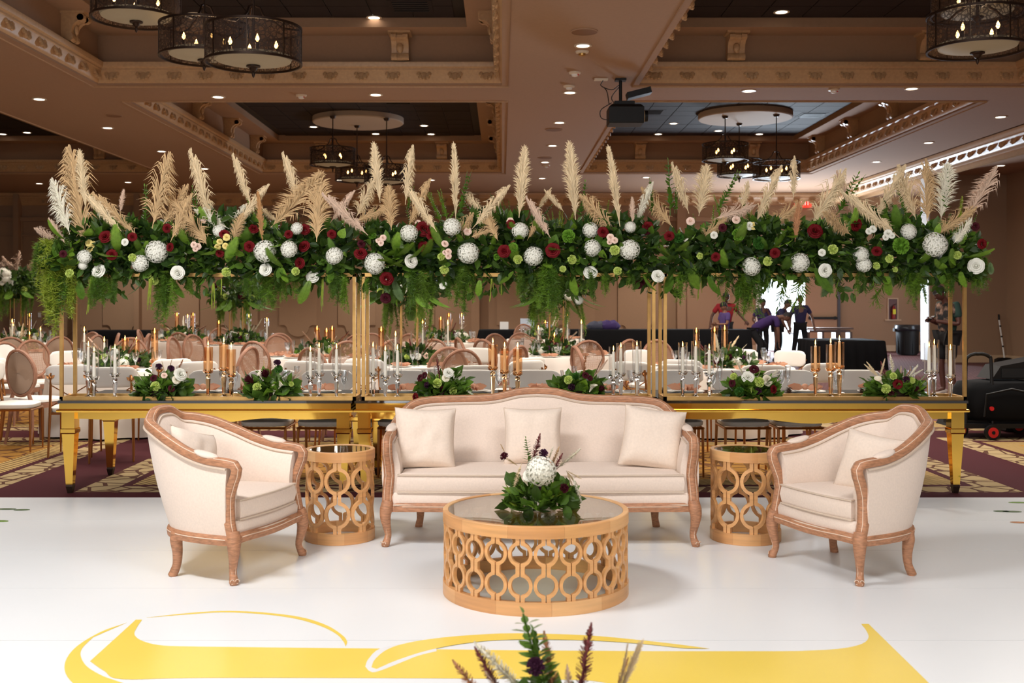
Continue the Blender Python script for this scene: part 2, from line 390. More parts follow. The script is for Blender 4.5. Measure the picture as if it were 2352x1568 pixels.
# ---- walls
YB = 33.5
mb = MB()
dx0, dx1, dz = 7.9, 9.85, 2.45      # door opening
mb.box(((-17+dx0)/2, YB+.1, 2.45), (dx0+17, .2, 4.9)).box(((dx1+14.2)/2, YB+.1, 2.45), (14.2-dx1, .2, 4.9)).box(((dx0+dx1)/2, YB+.1, (dz+4.9)/2), (dx1-dx0, .2, 4.9-dz))
wb = struct(mb.build('wall_back', M_WALL, smooth=False), 'long tan back wall of the ballroom with shaped panels')
def ogee(px0, px1, Yw, parent):
    w_ = xat(px1, Yw)-xat(px0, Yw); x0 = xat(px0, Yw); zb = zat(746, Yw); zt = zat(505, Yw)
    pl = [(0, zt), (0, zb), (.13*w_, zb), (.17*w_, zb-.03)]
    for k in range(9):
        a = PI*(k/8.0); pl.append((w_/2-math.cos(a)*w_*.30, zb-.06-math.sin(a)*.30))
    pl += [(.83*w_, zb-.03), (.87*w_, zb), (w_, zb), (w_, zt)]
    M = Matrix(((1, 0, 0, x0), (0, 0, -1, Yw), (0, 1, 0, 0), (0, 0, 0, 1)))
    MB().prism(pl, .05, M).build('wall_panel', M_WALLD, parent, smooth=False)
for k in range(8): ogee(912-135*k, 998-135*k, YB-.002, wb)
for k in range(3): ogee(1141+139*k, 1227+139*k, YB-.002, wb)
for px in (1092, 1562, 45, 180, 320):
    wpx = 16 if px > 1000 else 10
    MB().box((xat(px, YB), YB-.14, 2.4), (wpx*YB/FPX*1.2, .28, 4.8)).build('pilaster', M_WALL, wb, smooth=False)
struct(MB().box((-3.5, YB-.06, 4.05), (27, .12, .12)).box((-3.5, YB-.04, 3.55), (27, .08, .05)).build('trim_4', M_WALL, smooth=False), 'picture rail high on the back wall')
root = senemy('trim_5', 'carved crown moulding where back wall meets the ceiling')
MB().loft([[Vector((x, YB-.02-a*1.6, ZC-.42+b*1.25)) for a, b in MP] for x in (-17, 14)], closed=False, cap=False).build('crown_moulding', M_MOLD, root, ang=35)
for k in range(52):
    o = link('rosette', ROS, root, (-14+k*.47, YB-.13, ZC-.27)); o.rotation_euler = (-.35, 0, 0)
struct(MB().box((-4.6, YB-.02, .09), (24.9, .04, .18)).build('baseboard_back', M_BASEB, smooth=False), 'pale baseboard along the left part of the back wall')
struct(MB().box((12, YB-.02, .09), (4.2, .04, .18)).build('baseboard_back', M_BASEB, smooth=False), 'pale baseboard under the fire extinguisher')
struct(MB().box((-17.1, 12.2, 2.45), (.2, 43, 4.9)).build('wall_left', M_WALL, smooth=False), 'tan left wall of the hall')
struct(MB().box((0, -9.1, 2.45), (34, .2, 4.9)).build('wall_front', M_WALL, smooth=False), 'tan wall behind the viewpoint')
struct(MB().box((14.3, 30.7, 2.45), (.2, 6, 4.9)).build('wall_right', M_WALL, smooth=False), 'tan end wall of the service alcove')
struct(MB().box((12.8, 9.1, 2.45), (.2, 36.6, 4.9)).build('wall_right', M_WALL, smooth=False), 'tan right wall of the hall')
struct(MB().box((11.75, 27.65, 2.45), (1.95, .5, 4.9)).build('wall_right', M_WALL, smooth=False), 'tan wall stub where the broom leans')
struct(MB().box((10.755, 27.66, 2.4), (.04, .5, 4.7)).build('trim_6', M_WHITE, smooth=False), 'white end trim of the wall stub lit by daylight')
struct(MB().box((11.75, 27.38, .09), (1.95, .04, .19)).box((12.68, 18, .09), (.04, 18.8, .19)).build('baseboard_right', M_BASEB, smooth=False), 'pale baseboard behind the broom')
# ---- door
d = struct(MB().box((dx0-.04, YB-.03, dz/2), (.1, .1, dz)).box((dx1+.06, YB-.03, dz/2), (.16, .1, dz)).box(((dx0+dx1)/2, YB-.03, dz+.05), (dx1-dx0+.2, .1, .1)).build('door_1', M_WHITE, smooth=False), 'open double exit door with white frame and bright daylight')
lw_ = 1.04
lf = MB().box((lw_/2, 0, 1.22), (lw_, .05, 2.4)).build('door_leaf', M_WALLD, d, smooth=False, loc=(9.3, YB-.12, 0)); 
hb = MB().box((lw_/2, -.08, 1.02), (lw_*.85, .05, .07)).box((.14, -.05, 1.02), (.06, .07, .1)).box((lw_-.14, -.05, 1.02), (.06, .07, .1)).build('push_bar', M_BLKPL, lf, smooth=False)
ed = MB().box((lw_-.02, -.035, 1.22), (.09, .03, 2.4)).build('edge_strip', mat('door_edge', (70, 66, 72), .5), lf, smooth=False)
lf2 = MB().box((0, .55, 1.22), (.05, 1.0, 2.4)).build('door_leaf', M_WHITE, d, smooth=False, loc=(dx0+.06, YB-.05, 0))
# outside
struct(MB().box((8.5, 42, -.06), (30, 16, .1)).build('ground', mat('sunlit_paving', (226, 226, 226), .8), smooth=False), 'sunlit pale paving outside the open door')
t = thing('utility_box', 'pale outdoor cooler standing on sunlit paving beyond the door', 'box', (9.35, 36.5, 0))
MB().box((0, 0, .24), (.5, .4, .44)).build('body', mat('pale_blue', (190, 214, 226), .5), t, smooth=False); MB().box((0, 0, .49), (.54, .44, .07)).build('lid', M_WHITE, t, smooth=False)

# ---- carpet
mc = bpy.data.materials.new('patterned_carpet'); mc.use_nodes = True
nt = mc.node_tree; L = nt.links.new; b = nt.nodes['Principled BSDF']; b.inputs['Roughness'].default_value = .95; b.inputs['Specular IOR Level'].default_value = .15
tc = nt.nodes.new('ShaderNodeTexCoord'); sep = nt.nodes.new('ShaderNodeSeparateXYZ'); L(tc.outputs['Object'], sep.inputs[0])
def mth(op, a, bb=None, c=None):
    n = nt.nodes.new('ShaderNodeMath'); n.operation = op
    for i, q in enumerate((a, bb, c)):
        if q is None: continue
        if isinstance(q, (int, float)): n.inputs[i].default_value = q
        else: L(q, n.inputs[i])
    return n.outputs[0]
def mix(f, c1, c2):
    n = nt.nodes.new('ShaderNodeMix'); n.data_type = 'RGBA'
    for s_, q in ((n.inputs[0], f), (n.inputs[6], c1), (n.inputs[7], c2)):
        if isinstance(q, tuple): s_.default_value = q
        elif isinstance(q, (int, float)): s_.default_value = q
        else: L(q, s_)
    return n.outputs[2]
X, Y = sep.outputs[0], sep.outputs[1]
ux = mth('PINGPONG', mth('ADD', X, 20.0+.62), 2.1); uy = mth('PINGPONG', mth('SUBTRACT', Y, 8.5), 2.1)
dd = mth('MINIMUM', ux, mth('MULTIPLY', uy, 1.0))
vor = nt.nodes.new('ShaderNodeTexVoronoi'); vor.feature = 'DISTANCE_TO_EDGE'; vor.inputs['Scale'].default_value = 4.2
nz = nt.nodes.new('ShaderNodeTexNoise'); nz.inputs['Scale'].default_value = 3.0; nz.inputs['Distortion'].default_value = 1.5
dv = nt.nodes.new('ShaderNodeVectorMath'); dv.operation = 'MULTIPLY_ADD'; dv.inputs[1].default_value = (.5, .5, .5); L(nz.outputs['Color'], dv.inputs[0]); L(tc.outputs['Object'], dv.inputs[2])
L(dv.outputs[0], vor.inputs['Vector'])
scroll = mth('LESS_THAN', vor.outputs['Distance'], .055)
BURG, GOLD_, BEIGE, BROWN = lin((70, 28, 33)), lin((172, 124, 54)), lin((164, 142, 104)), lin((84, 54, 40))
gold = mix(mth('MULTIPLY', scroll, .75), mix(mth('MULTIPLY', nz.outputs['Fac'], .6), GOLD_, lin((150, 110, 58))), BURG)
tan_ = mix(scroll, BEIGE, BROWN)
stripe = mth('GREATER_THAN', mth('PINGPONG', mth('MULTIPLY', mth('ADD', X, Y), 1.0), .035), .02)
st = mix(stripe, lin((178, 150, 96)), lin((112, 84, 54)))
c = mix(mth('GREATER_THAN', dd, .34), BURG, tan_)
c = mix(mth('GREATER_THAN', dd, .62), c, BURG); c = mix(mth('GREATER_THAN', dd, .70), c, st); c = mix(mth('GREATER_THAN', dd, .98), c, gold)
chk = nt.nodes.new('ShaderNodeTexChecker'); chk.inputs['Scale'].default_value = 9.0; L(tc.outputs['Object'], chk.inputs['Vector'])
chk.inputs['Color1'].default_value = lin((122, 88, 86)); chk.inputs['Color2'].default_value = lin((86, 54, 56))
far = mth('MULTIPLY', mth('GREATER_THAN', X, 5.6), mth('GREATER_THAN', Y, 13.8))
c = mix(far, c, chk.outputs['Color']); L(c, b.inputs['Base Color'])
struct(MB().add([(-17, -9, 0), (14.4, -9, 0), (14.4, 34, 0), (-17, 34, 0)], [(0, 1, 2, 3)]).build('floor', mc, smooth=False, fix=False), 'burgundy and gold patterned ballroom carpet')

# ---- white dance floor with yellow monogram
df = thing('dance_floor', 'glossy white vinyl dance floor printed with a yellow monogram', 'dance floor', (0, 0, 0))
yy = [8.55, 7.66, 6.74, 5.85, 4.955, 4.1, 3.2, 2.3, 1.4, .5, -2, -6]
for a, b_ in zip(yy[:-1], yy[1:]):
    MB().box((0, (a+b_)/2, .005+R.uniform(0, .0006)), (18, a-b_-.004, .010)).build('vinyl_strip', M_FLOORW, df, smooth=False)
MB().box((0, 1.3, .0015), (18, 14.4, .003)).build('underlay', mat('underlay', (190, 192, 192), .6), df, smooth=False)
def printed(name, pts, m, z):
    q = [flo(p[0], p[1]) for p in pts]
    MB().prism([(v.x, v.y) for v in q], .0006, Matrix.Translation((0, 0, z))).build(name, m, df, smooth=False)
def spl(pts, n=6): return [(v.x, v.y) for v in cr([(p[0], p[1], 0) for p in pts], n)]
band = [(312, 1428), (326, 1428)]+spl([(326, 1429), (315, 1445), (309, 1463), (329, 1478), (375, 1488), (459, 1490.5)], 5)+[(781, 1494), (888, 1495), (1171, 1499), (1500, 1501), (1795, 1501)] + \
    spl([(1840, 1500.5), (1910, 1497), (1960, 1490), (1987, 1480), (1995, 1467), (1989, 1452), (1978, 1438)], 5)+[(1995, 1438), (2127, 1568), (2240, 1690), (1480, 1690)] + \
    spl([(1470, 1600), (1380, 1572), (1250, 1566), (900, 1563), (459, 1562.5), (280, 1565.5), (240, 1547), (207, 1524)], 5)
printed('monogram_stroke', band, M_YEL, .0113)
printed('monogram_outline', spl([(839, 1537), (846, 1520), (872, 1496), (930, 1484), (1000, 1482)], 4)+spl([(1003, 1501), (960, 1512), (920, 1528), (868, 1548), (850, 1548), (839, 1537)], 4)[:-1], mat('white_print', (238, 239, 239), .22), .0121)
printed('monogram_stroke', spl([(853, 1539), (861, 1521), (888, 1498.6), (934, 1483), (1018, 1470), (1133, 1461.5), (1228, 1461), (1362, 1466), (1515, 1481), (1630, 1495.6)], 5)+spl([(1573, 1494.8), (1458, 1483), (1324, 1475.7), (1171, 1475), (1075, 1482.5), (987, 1498.6), (914, 1521.6), (865, 1542.6)], 5), M_YEL, .0128)
printed('monogram_stroke', spl([(337, 1423.5), (420, 1414), (509, 1408), (600, 1411), (690, 1422), (750, 1441), (785, 1463), (797, 1478), (794, 1490)], 5)+spl([(790, 1480), (775, 1463), (740, 1444), (680, 1426), (600, 1415), (509, 1411), (420, 1416.5)], 5), M_YEL, .0113)
printed('monogram_stroke', spl([(291, 1435), (230, 1457), (172, 1493.6), (148.5, 1532), (161, 1568), (215, 1605), (330, 1640)], 5)+spl([(330, 1590), (260, 1567), (229, 1554.8), (199, 1535.7), (185.6, 1512.7), (189.4, 1493.6), (214, 1468.7)], 5), M_YEL, .0113)
# printed green leaves at the edges of the floor
for (px, py, l, rz, c) in ((2340, 1157, .16, .1, 'fresh'), (2325, 1178, .14, .05, 'sage'), (2300, 1177, .12, 0, 'sage'), (2340, 1203, .12, .2, 'brown'), (15, 1172, .15, .1, 'sage'), (50, 1174, .12, -.1, 'sage'), (4, 1200, .1, .2, 'fresh')):
    p = flo(px, py); m_ = M_GREEN.get(c) or M_PL['brown']
    MB().prism([(p.x+math.cos(rz+a)*l*(.5 if True else 1)*math.cos(0)*(1), p.y+math.sin(a)*.03) for a in [2*PI*k/10 for k in range(10)]], .0006, Matrix.Translation((0, 0, .0113))).build('printed_leaf', m_, df, smooth=False)
# ================================================================== ceiling fittings
cx_dl = thing('downlight', 'x', 'light')
MB().lathe([(.115, 0), (.115, -.012), (.085, -.012), (.085, .0)], 20).build('trim_ring', M_TRIM, cx_dl)
MB().lathe([(.0001, -.006), (.086, -.006)], 20).build('lens', M_DL, cx_dl, smooth=False)
dls = []
for px, py in ((90, 227), (247, 293), (371, 347), (470, 387), (501, 222), (863, 217), (1339, 104), (1309, 212), (1285, 281), (1269, 334), (1252, 372), (1245, 409), (1720, 208), (2094, 203),
               (2298, 268), (2133, 327), (2013, 371), (1484, 407), (991, 413), (294, 418), (90, 421), (780, 413)):
    Y = 3.304*FPX/(VY-py); dls.append((px, py, Vector((xat(px, Y), Y, ZC))))
for px, py in ((859, 40), (1795, 27), (449, 32), (720, 291), (974, 288), (990, 322), (863, 307), (1547, 283), (1512, 318), (1650, 300), (1744, 316), (62, 304), (6, 312)):
    Y = min(4.19*FPX/(VY-py), 27.4); dls.append((px, py, Vector((xat(px, Y), Y, 5.748))))
Yq = 3.16*FPX/310; dls.append((2299, 380, Vector((xat(2299, Yq), Yq, 4.72))))
for i, (px, py, p) in enumerate(sorted(dls, key=lambda q: q[0])):
    dark = p.z > 5
    lb = '%s lit downlight from the left edge in the %s' % (ordn(i).capitalize() if 0 else ordn(i), 'dark coffer panels' if dark else 'flat tan ceiling')
    if i == 0: o = cx_dl; o.location = p; o['label'] = lb; o['group'] = 'recessed ceiling downlights'
    else: o = dup(cx_dl, p, 0, lb, 'recessed ceiling downlights')
for i, (px, py, r) in enumerate(((1342, 72, .17), (1272, 297, .17), (1252, 362, .17), (262, 265, .14))):
    Y = 3.304*FPX/(VY-py)
    t = thing('ceiling_speaker', '%s flush round speaker grille in the tan ceiling beam' % ['largest', 'middle', 'farthest', 'far left'][i], 'speaker', (xat(px, Y), Y, ZC), 0, 'ceiling speakers')
    MB().lathe([(r, 0), (r, -.01), (r*.93, -.014)], 24).build('rim', M_CEIL, t); MB().lathe([(.001, -.012), (r*.93, -.012)], 24).build('grille', mat('grille_tan', (128, 90, 62), .8), t, smooth=False)
for i, (px, py, k) in enumerate(((1337, 118, 's'), (1320, 166, 'd'), (1307, 197, 's2'), (692, 218, 'd'), (1915, 205, 'd'), (1255, 379, 'd'))):
    Y = 3.304*FPX/(VY-py)
    nmm = 'sprinkler' if k == 's' else 'smoke_detector'
    lab = ['small sprinkler head just beyond the largest beam downlight', 'bright smoke detector on the central beam', 'white domed detector near the projector', 'smoke detector over the left tables',
           'smoke detector over the right coffer gap', 'far small detector at the beam end'][i]
    t = thing(nmm, lab, 'sprinkler' if k == 's' else 'detector', (xat(px, Y), Y, ZC), 0)
    MB().lathe([(.09, 0), (.085, -.02), (.05, -.03), (.001, -.03)], 16).build('base', M_TRIM, t)
    MB().lathe([(.05, -.03), (.045, -.055), (.02, -.065), (.001, -.065)], 14).build('head', M_WHITE if k != 's' else M_GOLD, t)
    if k == 'd': MB().box((.05, -.03, -.04), (.02, .01, .02)).build('strobe', mat('red_plastic', (200, 40, 30), .4), t, smooth=False)

# ---- chandeliers
ml = bpy.data.materials.new('filigree_mesh'); ml.use_nodes = True; nt = ml.node_tree; nt.nodes.clear(); L = nt.links.new
out = nt.nodes.new('ShaderNodeOutputMaterial'); mx = nt.nodes.new('ShaderNodeMixShader'); tr = nt.nodes.new('ShaderNodeBsdfTransparent'); pb = nt.nodes.new('ShaderNodeBsdfPrincipled')
pb.inputs['Base Color'].default_value = lin((52, 34, 25)); pb.inputs['Roughness'].default_value = .7; pb.inputs['Metallic'].default_value = .1
tc = nt.nodes.new('ShaderNodeTexCoord'); v1 = nt.nodes.new('ShaderNodeTexVoronoi'); v1.feature = 'DISTANCE_TO_EDGE'; v1.inputs['Scale'].default_value = 20; L(tc.outputs['Object'], v1.inputs['Vector'])
wv = nt.nodes.new('ShaderNodeTexNoise'); wv.inputs['Scale'].default_value = 55; L(tc.outputs['Object'], wv.inputs['Vector'])
a1 = nt.nodes.new('ShaderNodeMath'); a1.operation = 'LESS_THAN'; a1.inputs[1].default_value = .11; L(v1.outputs['Distance'], a1.inputs[0])
a2 = nt.nodes.new('ShaderNodeMath'); a2.operation = 'GREATER_THAN'; a2.inputs[1].default_value = .60; L(wv.outputs['Fac'], a2.inputs[0])
a3 = nt.nodes.new('ShaderNodeMath'); a3.operation = 'MAXIMUM'; L(a1.outputs[0], a3.inputs[0]); L(a2.outputs[0], a3.inputs[1])
a4 = nt.nodes.new('ShaderNodeMath'); a4.operation = 'MULTIPLY_ADD'; a4.inputs[1].default_value = .5; a4.inputs[2].default_value = .33; L(a3.outputs[0], a4.inputs[0])
L(a4.outputs[0], mx.inputs[0]); L(tr.outputs[0], mx.inputs[1]); L(pb.outputs[0], mx.inputs[2]); L(mx.outputs[0], out.inputs[0])
M_FROST = mat('frosted_diffuser', (142, 132, 114), .6, emit=(255, 220, 170), estr=.08)
def chandelier(label, loc, drop):
    t = thing('drum_chandelier', label, 'chandelier', loc, R.uniform(0, 1), 'drum chandeliers')
    r, h = .5, .36
    MB().lathe([(r, -h/2), (r, h/2)], 40).build('shade', ml, t)
    for z, nm in ((-h/2, 'bottom_ring'), (h/2, 'top_ring')):
        MB().lathe([(r-.012, z-.012), (r+.01, z-.012), (r+.01, z+.012), (r-.012, z+.012), (r-.012, z-.012)], 40).build(nm, M_BRONZE, t)
    for k in range(8):
        a = 2*PI*k/8; MB().box((r*math.cos(a), r*math.sin(a), 0), (.012, .012, h), a).build('rib', M_BRONZE, t, smooth=False)
    MB().lathe([(.001, -h/2-.03), (.2, -h/2-.02), (.39, -h/2+.02), (.405, -h/2+.06), (.395, -h/2+.06), (.38, -h/2+.03)], 32).build('diffuser', M_FROST, t)
    MB().lathe([(.001, -.34), (.012, -.325), (.02, -.29), (.012, -.275), (.03, -.265), (.045, -.235), (.075, -.225), (.075, -.21), (.02, -.205), (.012, .6)], 12).build('stem', M_BRONZE, t)
    for k in range(3):
        a = 2*PI*k/3
        MB().tube([(math.cos(a)*q, math.sin(a)*q, z) for q, z in ((.02, .42), (.07, .40), (.1, .33), (.16, .27), (.22, .25), (.3, .19), (.49, .17))], .012, 6).build('scroll_arm', M_BRONZE, t)
    MB().lathe([(.012, .6), (.012, drop-.06), (.05, drop-.05), (.075, drop), (.001, drop)], 10).build('canopy_rod', M_BRONZE, t)
    for k in range(4):
        a = 2*PI*k/4+.3; x, y = .24*math.cos(a), .24*math.sin(a)
        b = MB().lathe([(.018, -.12), (.018, -.02), (.03, -.015), (.001, -.012)], 8, (x, y, 0)).build('candle_socket', M_BRONZE, t)
        MB().lathe([(.008, -.01), (.021, .018), (.016, .04), (.001, .075)], 8, (x, y, 0)).build('bulb', M_BULB, b)
    l = lamp('POINT', 'chandelier_light', (0, 0, .05), (.6 if loc[1] > 20 else 7), (1, .72, .45), radius=.15); l.parent = t
    return t
CH = [('front drum chandelier hanging lowest in the left coffer', -2.62, 11.47, 4.24), ('drum chandelier half hidden behind the front one', -3.42, 12.5, 4.53), ('drum chandelier cropped by the top edge in the left coffer', -4.2, 12.5, 4.97),
      ('right drum chandelier near the picture edge', 5.01, 11.47, 4.38), ('drum chandelier cropped above the right one', 5.5, 12.6, 5.05),
      ('far left-hand chandelier highest under the back left disc', -3.73, 24.0, 4.72), ('far middle chandelier under the back left disc', -3.37, 25.3, 4.52), ('far chandelier lowest under the back left disc', -2.576, 24.3, 4.37),
      ('highest chandelier under the blue-lit disc', 4.92, 24.0, 4.82), ('middle chandelier under the blue-lit disc', 5.45, 25.0, 4.6), ('lowest chandelier under the blue-lit disc', 6.0, 23.8, 4.40)]
for lb, x, y, z in CH:
    chandelier(lb, (x, y, z), (5.62 if y > 20 else 5.74)-z)
for lb, x, y in (('round dropped ceiling disc above the far left chandeliers', -3.3, 25.0), ('round dropped ceiling disc glowing blue by the door', 5.45, 24.4)):
    t = thing('ceiling_disc', lb, 'ceiling disc', (x, y, 0))
    MB().lathe([(.001, 5.62), (1.02, 5.62), (1.04, 5.64), (1.04, 5.80), (1.0, 5.81), (.7, 5.81)], 48).build('disc', mat('disc_plaster', (186, 170, 154), .8), t)
    MB().lathe([(.7, 5.74), (.7, 5.81)], 32).build('collar', M_DARK, t)

# ---- air vents in dark panels
for i, (x, y) in enumerate(((5.0-1.7, 24.2), (7.0, 24.6), (-1.3, 15.5), (-2.2, 22.9))):
    t = thing('air_vent', ['slotted air vent by the blue-lit disc, left side', 'slotted air vent by the blue-lit disc, right side', 'air vent in the front left coffer', 'air vent in the back left coffer'][i], 'vent', (x, y, 5.745), 0, 'ceiling air vents')
    MB().box((0, 0, 0), (.62, .62, .012)).build('frame', M_DARK, t, smooth=False)
    for k in range(5): MB().box((0, -.22+k*.11, -.012), (.5, .03, .014)).build('slat', M_BLKPL, t, smooth=False)

# ---- projector
Y = 16.24
t = thing('projector', 'black projector hanging from the ceiling beam on a pole', 'projector', (xat(1436, Y), Y, 0))
k = Y/FPX
def pz(py): return zat(py, Y)
MB().box((-.07, 0, ZC-.015), (.16, .16, .03)).build('ceiling_plate', M_BLKPL, t, smooth=False)
MB().tube([(-.07, 0, ZC-.03), (-.07, 0, pz(240))], .024, 10).build('pole', M_BLKPL, t)
MB().loft([[Vector((x*s_, y*s_, z)) for x, y in ((-.26, -.2), (.26, -.2), (.26, .2), (-.26, .2))] for z, s_ in ((pz(287), .96), (pz(284), 1.0), (pz(250), 1.0), (pz(243), .82))]).build('body', M_BLKPL, t, smooth=False)
MB().box((-.02, 0, pz(238)), (.3, .22, .05)).build('bracket', M_BLKPL, t, smooth=False)
MB().tube([(.26, .05, pz(265)), (.29, .05, pz(265))], .095, 16).build('lens_ring', M_PL['cream'], t); MB().tube([(.28, .05, pz(265)), (.34, .05, pz(265))], .085, 16).build('lens', M_BLKPL, t)
MB().box((.2, .0, 0), (.36, .24, .09), M=Matrix.Rotation(-.25, 3, 'Y')).build('junction_box', M_BLKPL, t, smooth=False, loc=(.0, 0, pz(215)))
for pts in (((-.33, 0, ZC-.02), (-.36, 0, ZC-.1), (-.2, 0, ZC-.16), (-.09, 0, ZC-.09)), ((-.09, 0, ZC-.12), (-.2, 0, pz(222)), (-.17, 0, pz(235)), (-.1, 0, pz(240))), ((-.2, 0, pz(236)), (-.36, 0, pz(252)), (-.36, 0, pz(270)), (-.26, 0, pz(276))), ((-.32, 0, ZC-.12), (-.27, 0, pz(212)), (-.24, 0, pz(240)))):
    MB().tube(cr(pts, 6), .007, 5).build('cable', M_BLKPL, t)
MB().box((-.36, 0, ZC-.01), (.2, .12, .02)).build('outlet_plate', M_TRIM, t, smooth=False)
# exit sign
t = thing('exit_sign', 'glowing red EXIT sign high on the back wall', 'sign', (xat(1843, YB), YB-.06, zat(467, YB)))
MB().box((0, 0, 0), (.52, .06, .26)).build('housing', mat('exit_red', (226, 60, 44), .5, emit=(240, 56, 40), estr=1.1), t, smooth=False)
fc = bpy.data.curves.new('lettering', 'FONT'); fc.body = 'EXIT'; fc.size = .2; fc.align_x = 'CENTER'; fc.align_y = 'CENTER'; fc.extrude = .004
fo = bpy.data.objects.new('lettering', fc); COL.objects.link(fo); fo.parent = t; fo.location = (0, -.034, 0); fo.rotation_euler = (PI/2, 0, 0); fm_ = bpy.data.meshes.new_from_object(fo.evaluated_get(bpy.context.evaluated_depsgraph_get())); bpy.data.objects.remove(fo); fo = link('lettering', fm_, t, (0, -.034, 0)); fo.rotation_euler = (PI/2, 0, 0); fm_.materials.clear(); fm_.materials.append(mat('exit_letters', (255, 190, 180), .5, emit=(255, 200, 190), estr=1.5))

# ================================================================== lounge furniture
def arclen(P):
    s = [0.0]
    for a, b in zip(P[:-1], P[1:]): s.append(s[-1]+(Vector(b)-Vector(a)).length)
    return s
def plan_u(hw, yf, yb, n, N):
    raw = []
    for i in range(401):
        ph = -PI/2+PI*i/400; sx = math.sin(ph)
        raw.append(Vector((math.copysign(abs(sx)**(2/n), sx)*hw, yf+(yb-yf)*abs(math.cos(ph))**(2/n), 0)))
    s = arclen(raw); tot = s[-1]; o = []; j = 0
    for k in range(N):
        q = tot*k/(N-1)
        while j < 399 and s[j+1] < q: j += 1
        f = (q-s[j])/max(1e-9, s[j+1]-s[j]); o.append(raw[j].lerp(raw[j+1], min(1, f)))
    return o
def outn(P):
    o = []
    for i in range(len(P)):
        t = P[min(i+1, len(P)-1)]-P[max(i-1, 0)]; t.z = 0; t.normalize(); o.append(Vector((-t.y, t.x, 0)))
    return o
def sweep(path, sides, prof, closed=False, scales=None):
    n = len(path); loops = []
    for i in range(n):
        a = path[(i-1) % n] if closed else path[max(i-1, 0)]; b = path[(i+1) % n] if closed else path[min(i+1, n-1)]
        t = (b-a).normalized(); s = sides[i]; s = (s-t*s.dot(t)).normalized(); u = s.cross(t) * -1
        k = scales[i] if scales else 1.0
        loops.append([path[i]+s*(p[0]*k)+u*(p[1]*k) for p in prof])
    m = MB()
    if closed: loops.append(loops[0])
    m.loft(loops, True, not closed); return m
RAILP = [(-.030, -.018), (-.034, .002), (-.028, .016), (-.018, .019), (-.012, .026), (.0, .029), (.012, .026), (.018, .019), (.028, .016), (.034, .002), (.030, -.018), (.0, -.022)]
def bergere(name, label, cat, loc, rz, hw, yf, yb_b, yb_t, n_b, n_t, hfun, N=81, leg_in=0.0, hwt=None, seat_z=.455, rear_w=None, group=None):
    T = thing(name, label, cat, loc, rz, group); hwt = hwt or hw
    Pb = plan_u(hw, yf, yb_b, n_b, N); Pt = plan_u(hwt, yf, yb_t, n_t, N)
    nb, nt_ = outn(Pb), outn(Pt)
    # fix normals to point outward (away from seat centre)
    if nb[N//2].y < 0: nb = [-q for q in nb]; nt_ = [-q for q in nt_]
    s = arclen(Pt); u = [abs(2*q/s[-1]-1) for q in s]
    H = [hfun(q) for q in u]
    zb = .262
    loops = []
    for i in range(N):
        lp = []
        def pt(f, off, bulge=0.0):
            p = Pb[i].lerp(Pt[i], f); nn = nb[i].lerp(nt_[i], f).normalized(); q = p+nn*(off+bulge); q.z = zb+(H[i]-.015-zb)*f; return q
        ins = -.085
        for f in (0, .2, .4, .6, .8, 1.0): lp.append(pt(f, .0, .018*math.sin(PI*f)))
        for f, a in ((1.0, -.045), (.95, -.06), (.8, -.082), (.6, -.098), (.4, -.100), (.2, -.09), (.05, -.085)): lp.append(pt(f, a))
        loops.append(lp)
    MB().loft(loops, True, True).build('upholstered_back', M_FAB, T, ang=60)
    # rail and posts as one carved frame
    rail = [Vector((Pt[i].x, Pt[i].y, H[i]))+nt_[i]*(-.02) for i in range(N)]
    sd = list(nt_)
    def tail(sgn):
        x = hwt-.02
        e = [(x, yf-.035, H[0]-.006), (x, yf-.052, H[0]-.03), (x, yf-.046, H[0]-.062), (x, yf-.03, H[0]-.10), (x-.006, yf-.004, H[0]-.17), (x-.01, yf+.004, H[0]-.23), (hw-.02, yf-.008, .33), (hw-.02, yf-.022, .27), (hw-.02, yf-.026, .22)]
        return [Vector((sgn*a, b, c)) for a, b, c in e]
    L_, R_ = tail(-1), tail(1)
    path = L_[::-1]+rail+R_; side = [Vector((-1, 0, 0))]*len(L_)+sd+[Vector((1, 0, 0))]*len(R_)
    fr = sweep(path, side, RAILP, scales=[1.0]*len(L_)+[1.0]*N+[1.0]*len(R_)).build('carved_frame', M_WOOD, T, ang=50)
    for off, nm in ((-.02, 'a'), (.02, 'b')):
        pp = []
        for i, p in enumerate(path):
            a = path[max(i-1, 0)]; b = path[min(i+1, len(path)-1)]; tt = (b-a).normalized(); s_ = side[i]; s_ = (s_-tt*s_.dot(tt)).normalized(); uu = -s_.cross(tt)
            pp.append(p+s_*off*.92+uu*.0185)
        MB().tube(pp, .0028, 4, False).build('lime_wash_line', M_LIME, fr)
    # welt along the inside and outside of the rail
    for off, dz in ((.012, -.028), (-.062, -.03)):
        MB().tube([Vector((Pt[i].x, Pt[i].y, H[i]+dz))+nt_[i]*off for i in range(N)], .006, 5).build('piping', M_PIPE, T)
    # arm pads
    for sg in (-1, 1):
        idx = [i for i in range(N) if .745 < u[i] < .94 and (i < N//2) == (sg < 0)]
        lp = []
        for j, i in enumerate(idx):
            q = j/(len(idx)-1)*2-1; k = math.sqrt(max(.04, 1-q*q*.96))
            c = rail[i]+Vector((0, 0, .026)); lp.append([c+nt_[i]*(.036*k*math.cos(a))+Vector((0, 0, .019*k*math.sin(a))) for a in [2*PI*m/12 for m in range(12)]])
        MB().loft(lp).build('arm_pad', M_FAB, T, ang=180)
    # seat rail: around the U and across the front
    rl = [Vector((p.x, p.y, .238))+nb[i]*(-.012) for i, p in enumerate(Pb)]; rs = list(nb)
    fx = [hw-.02-(2*hw-.04)*k/20 for k in range(1, 20)]
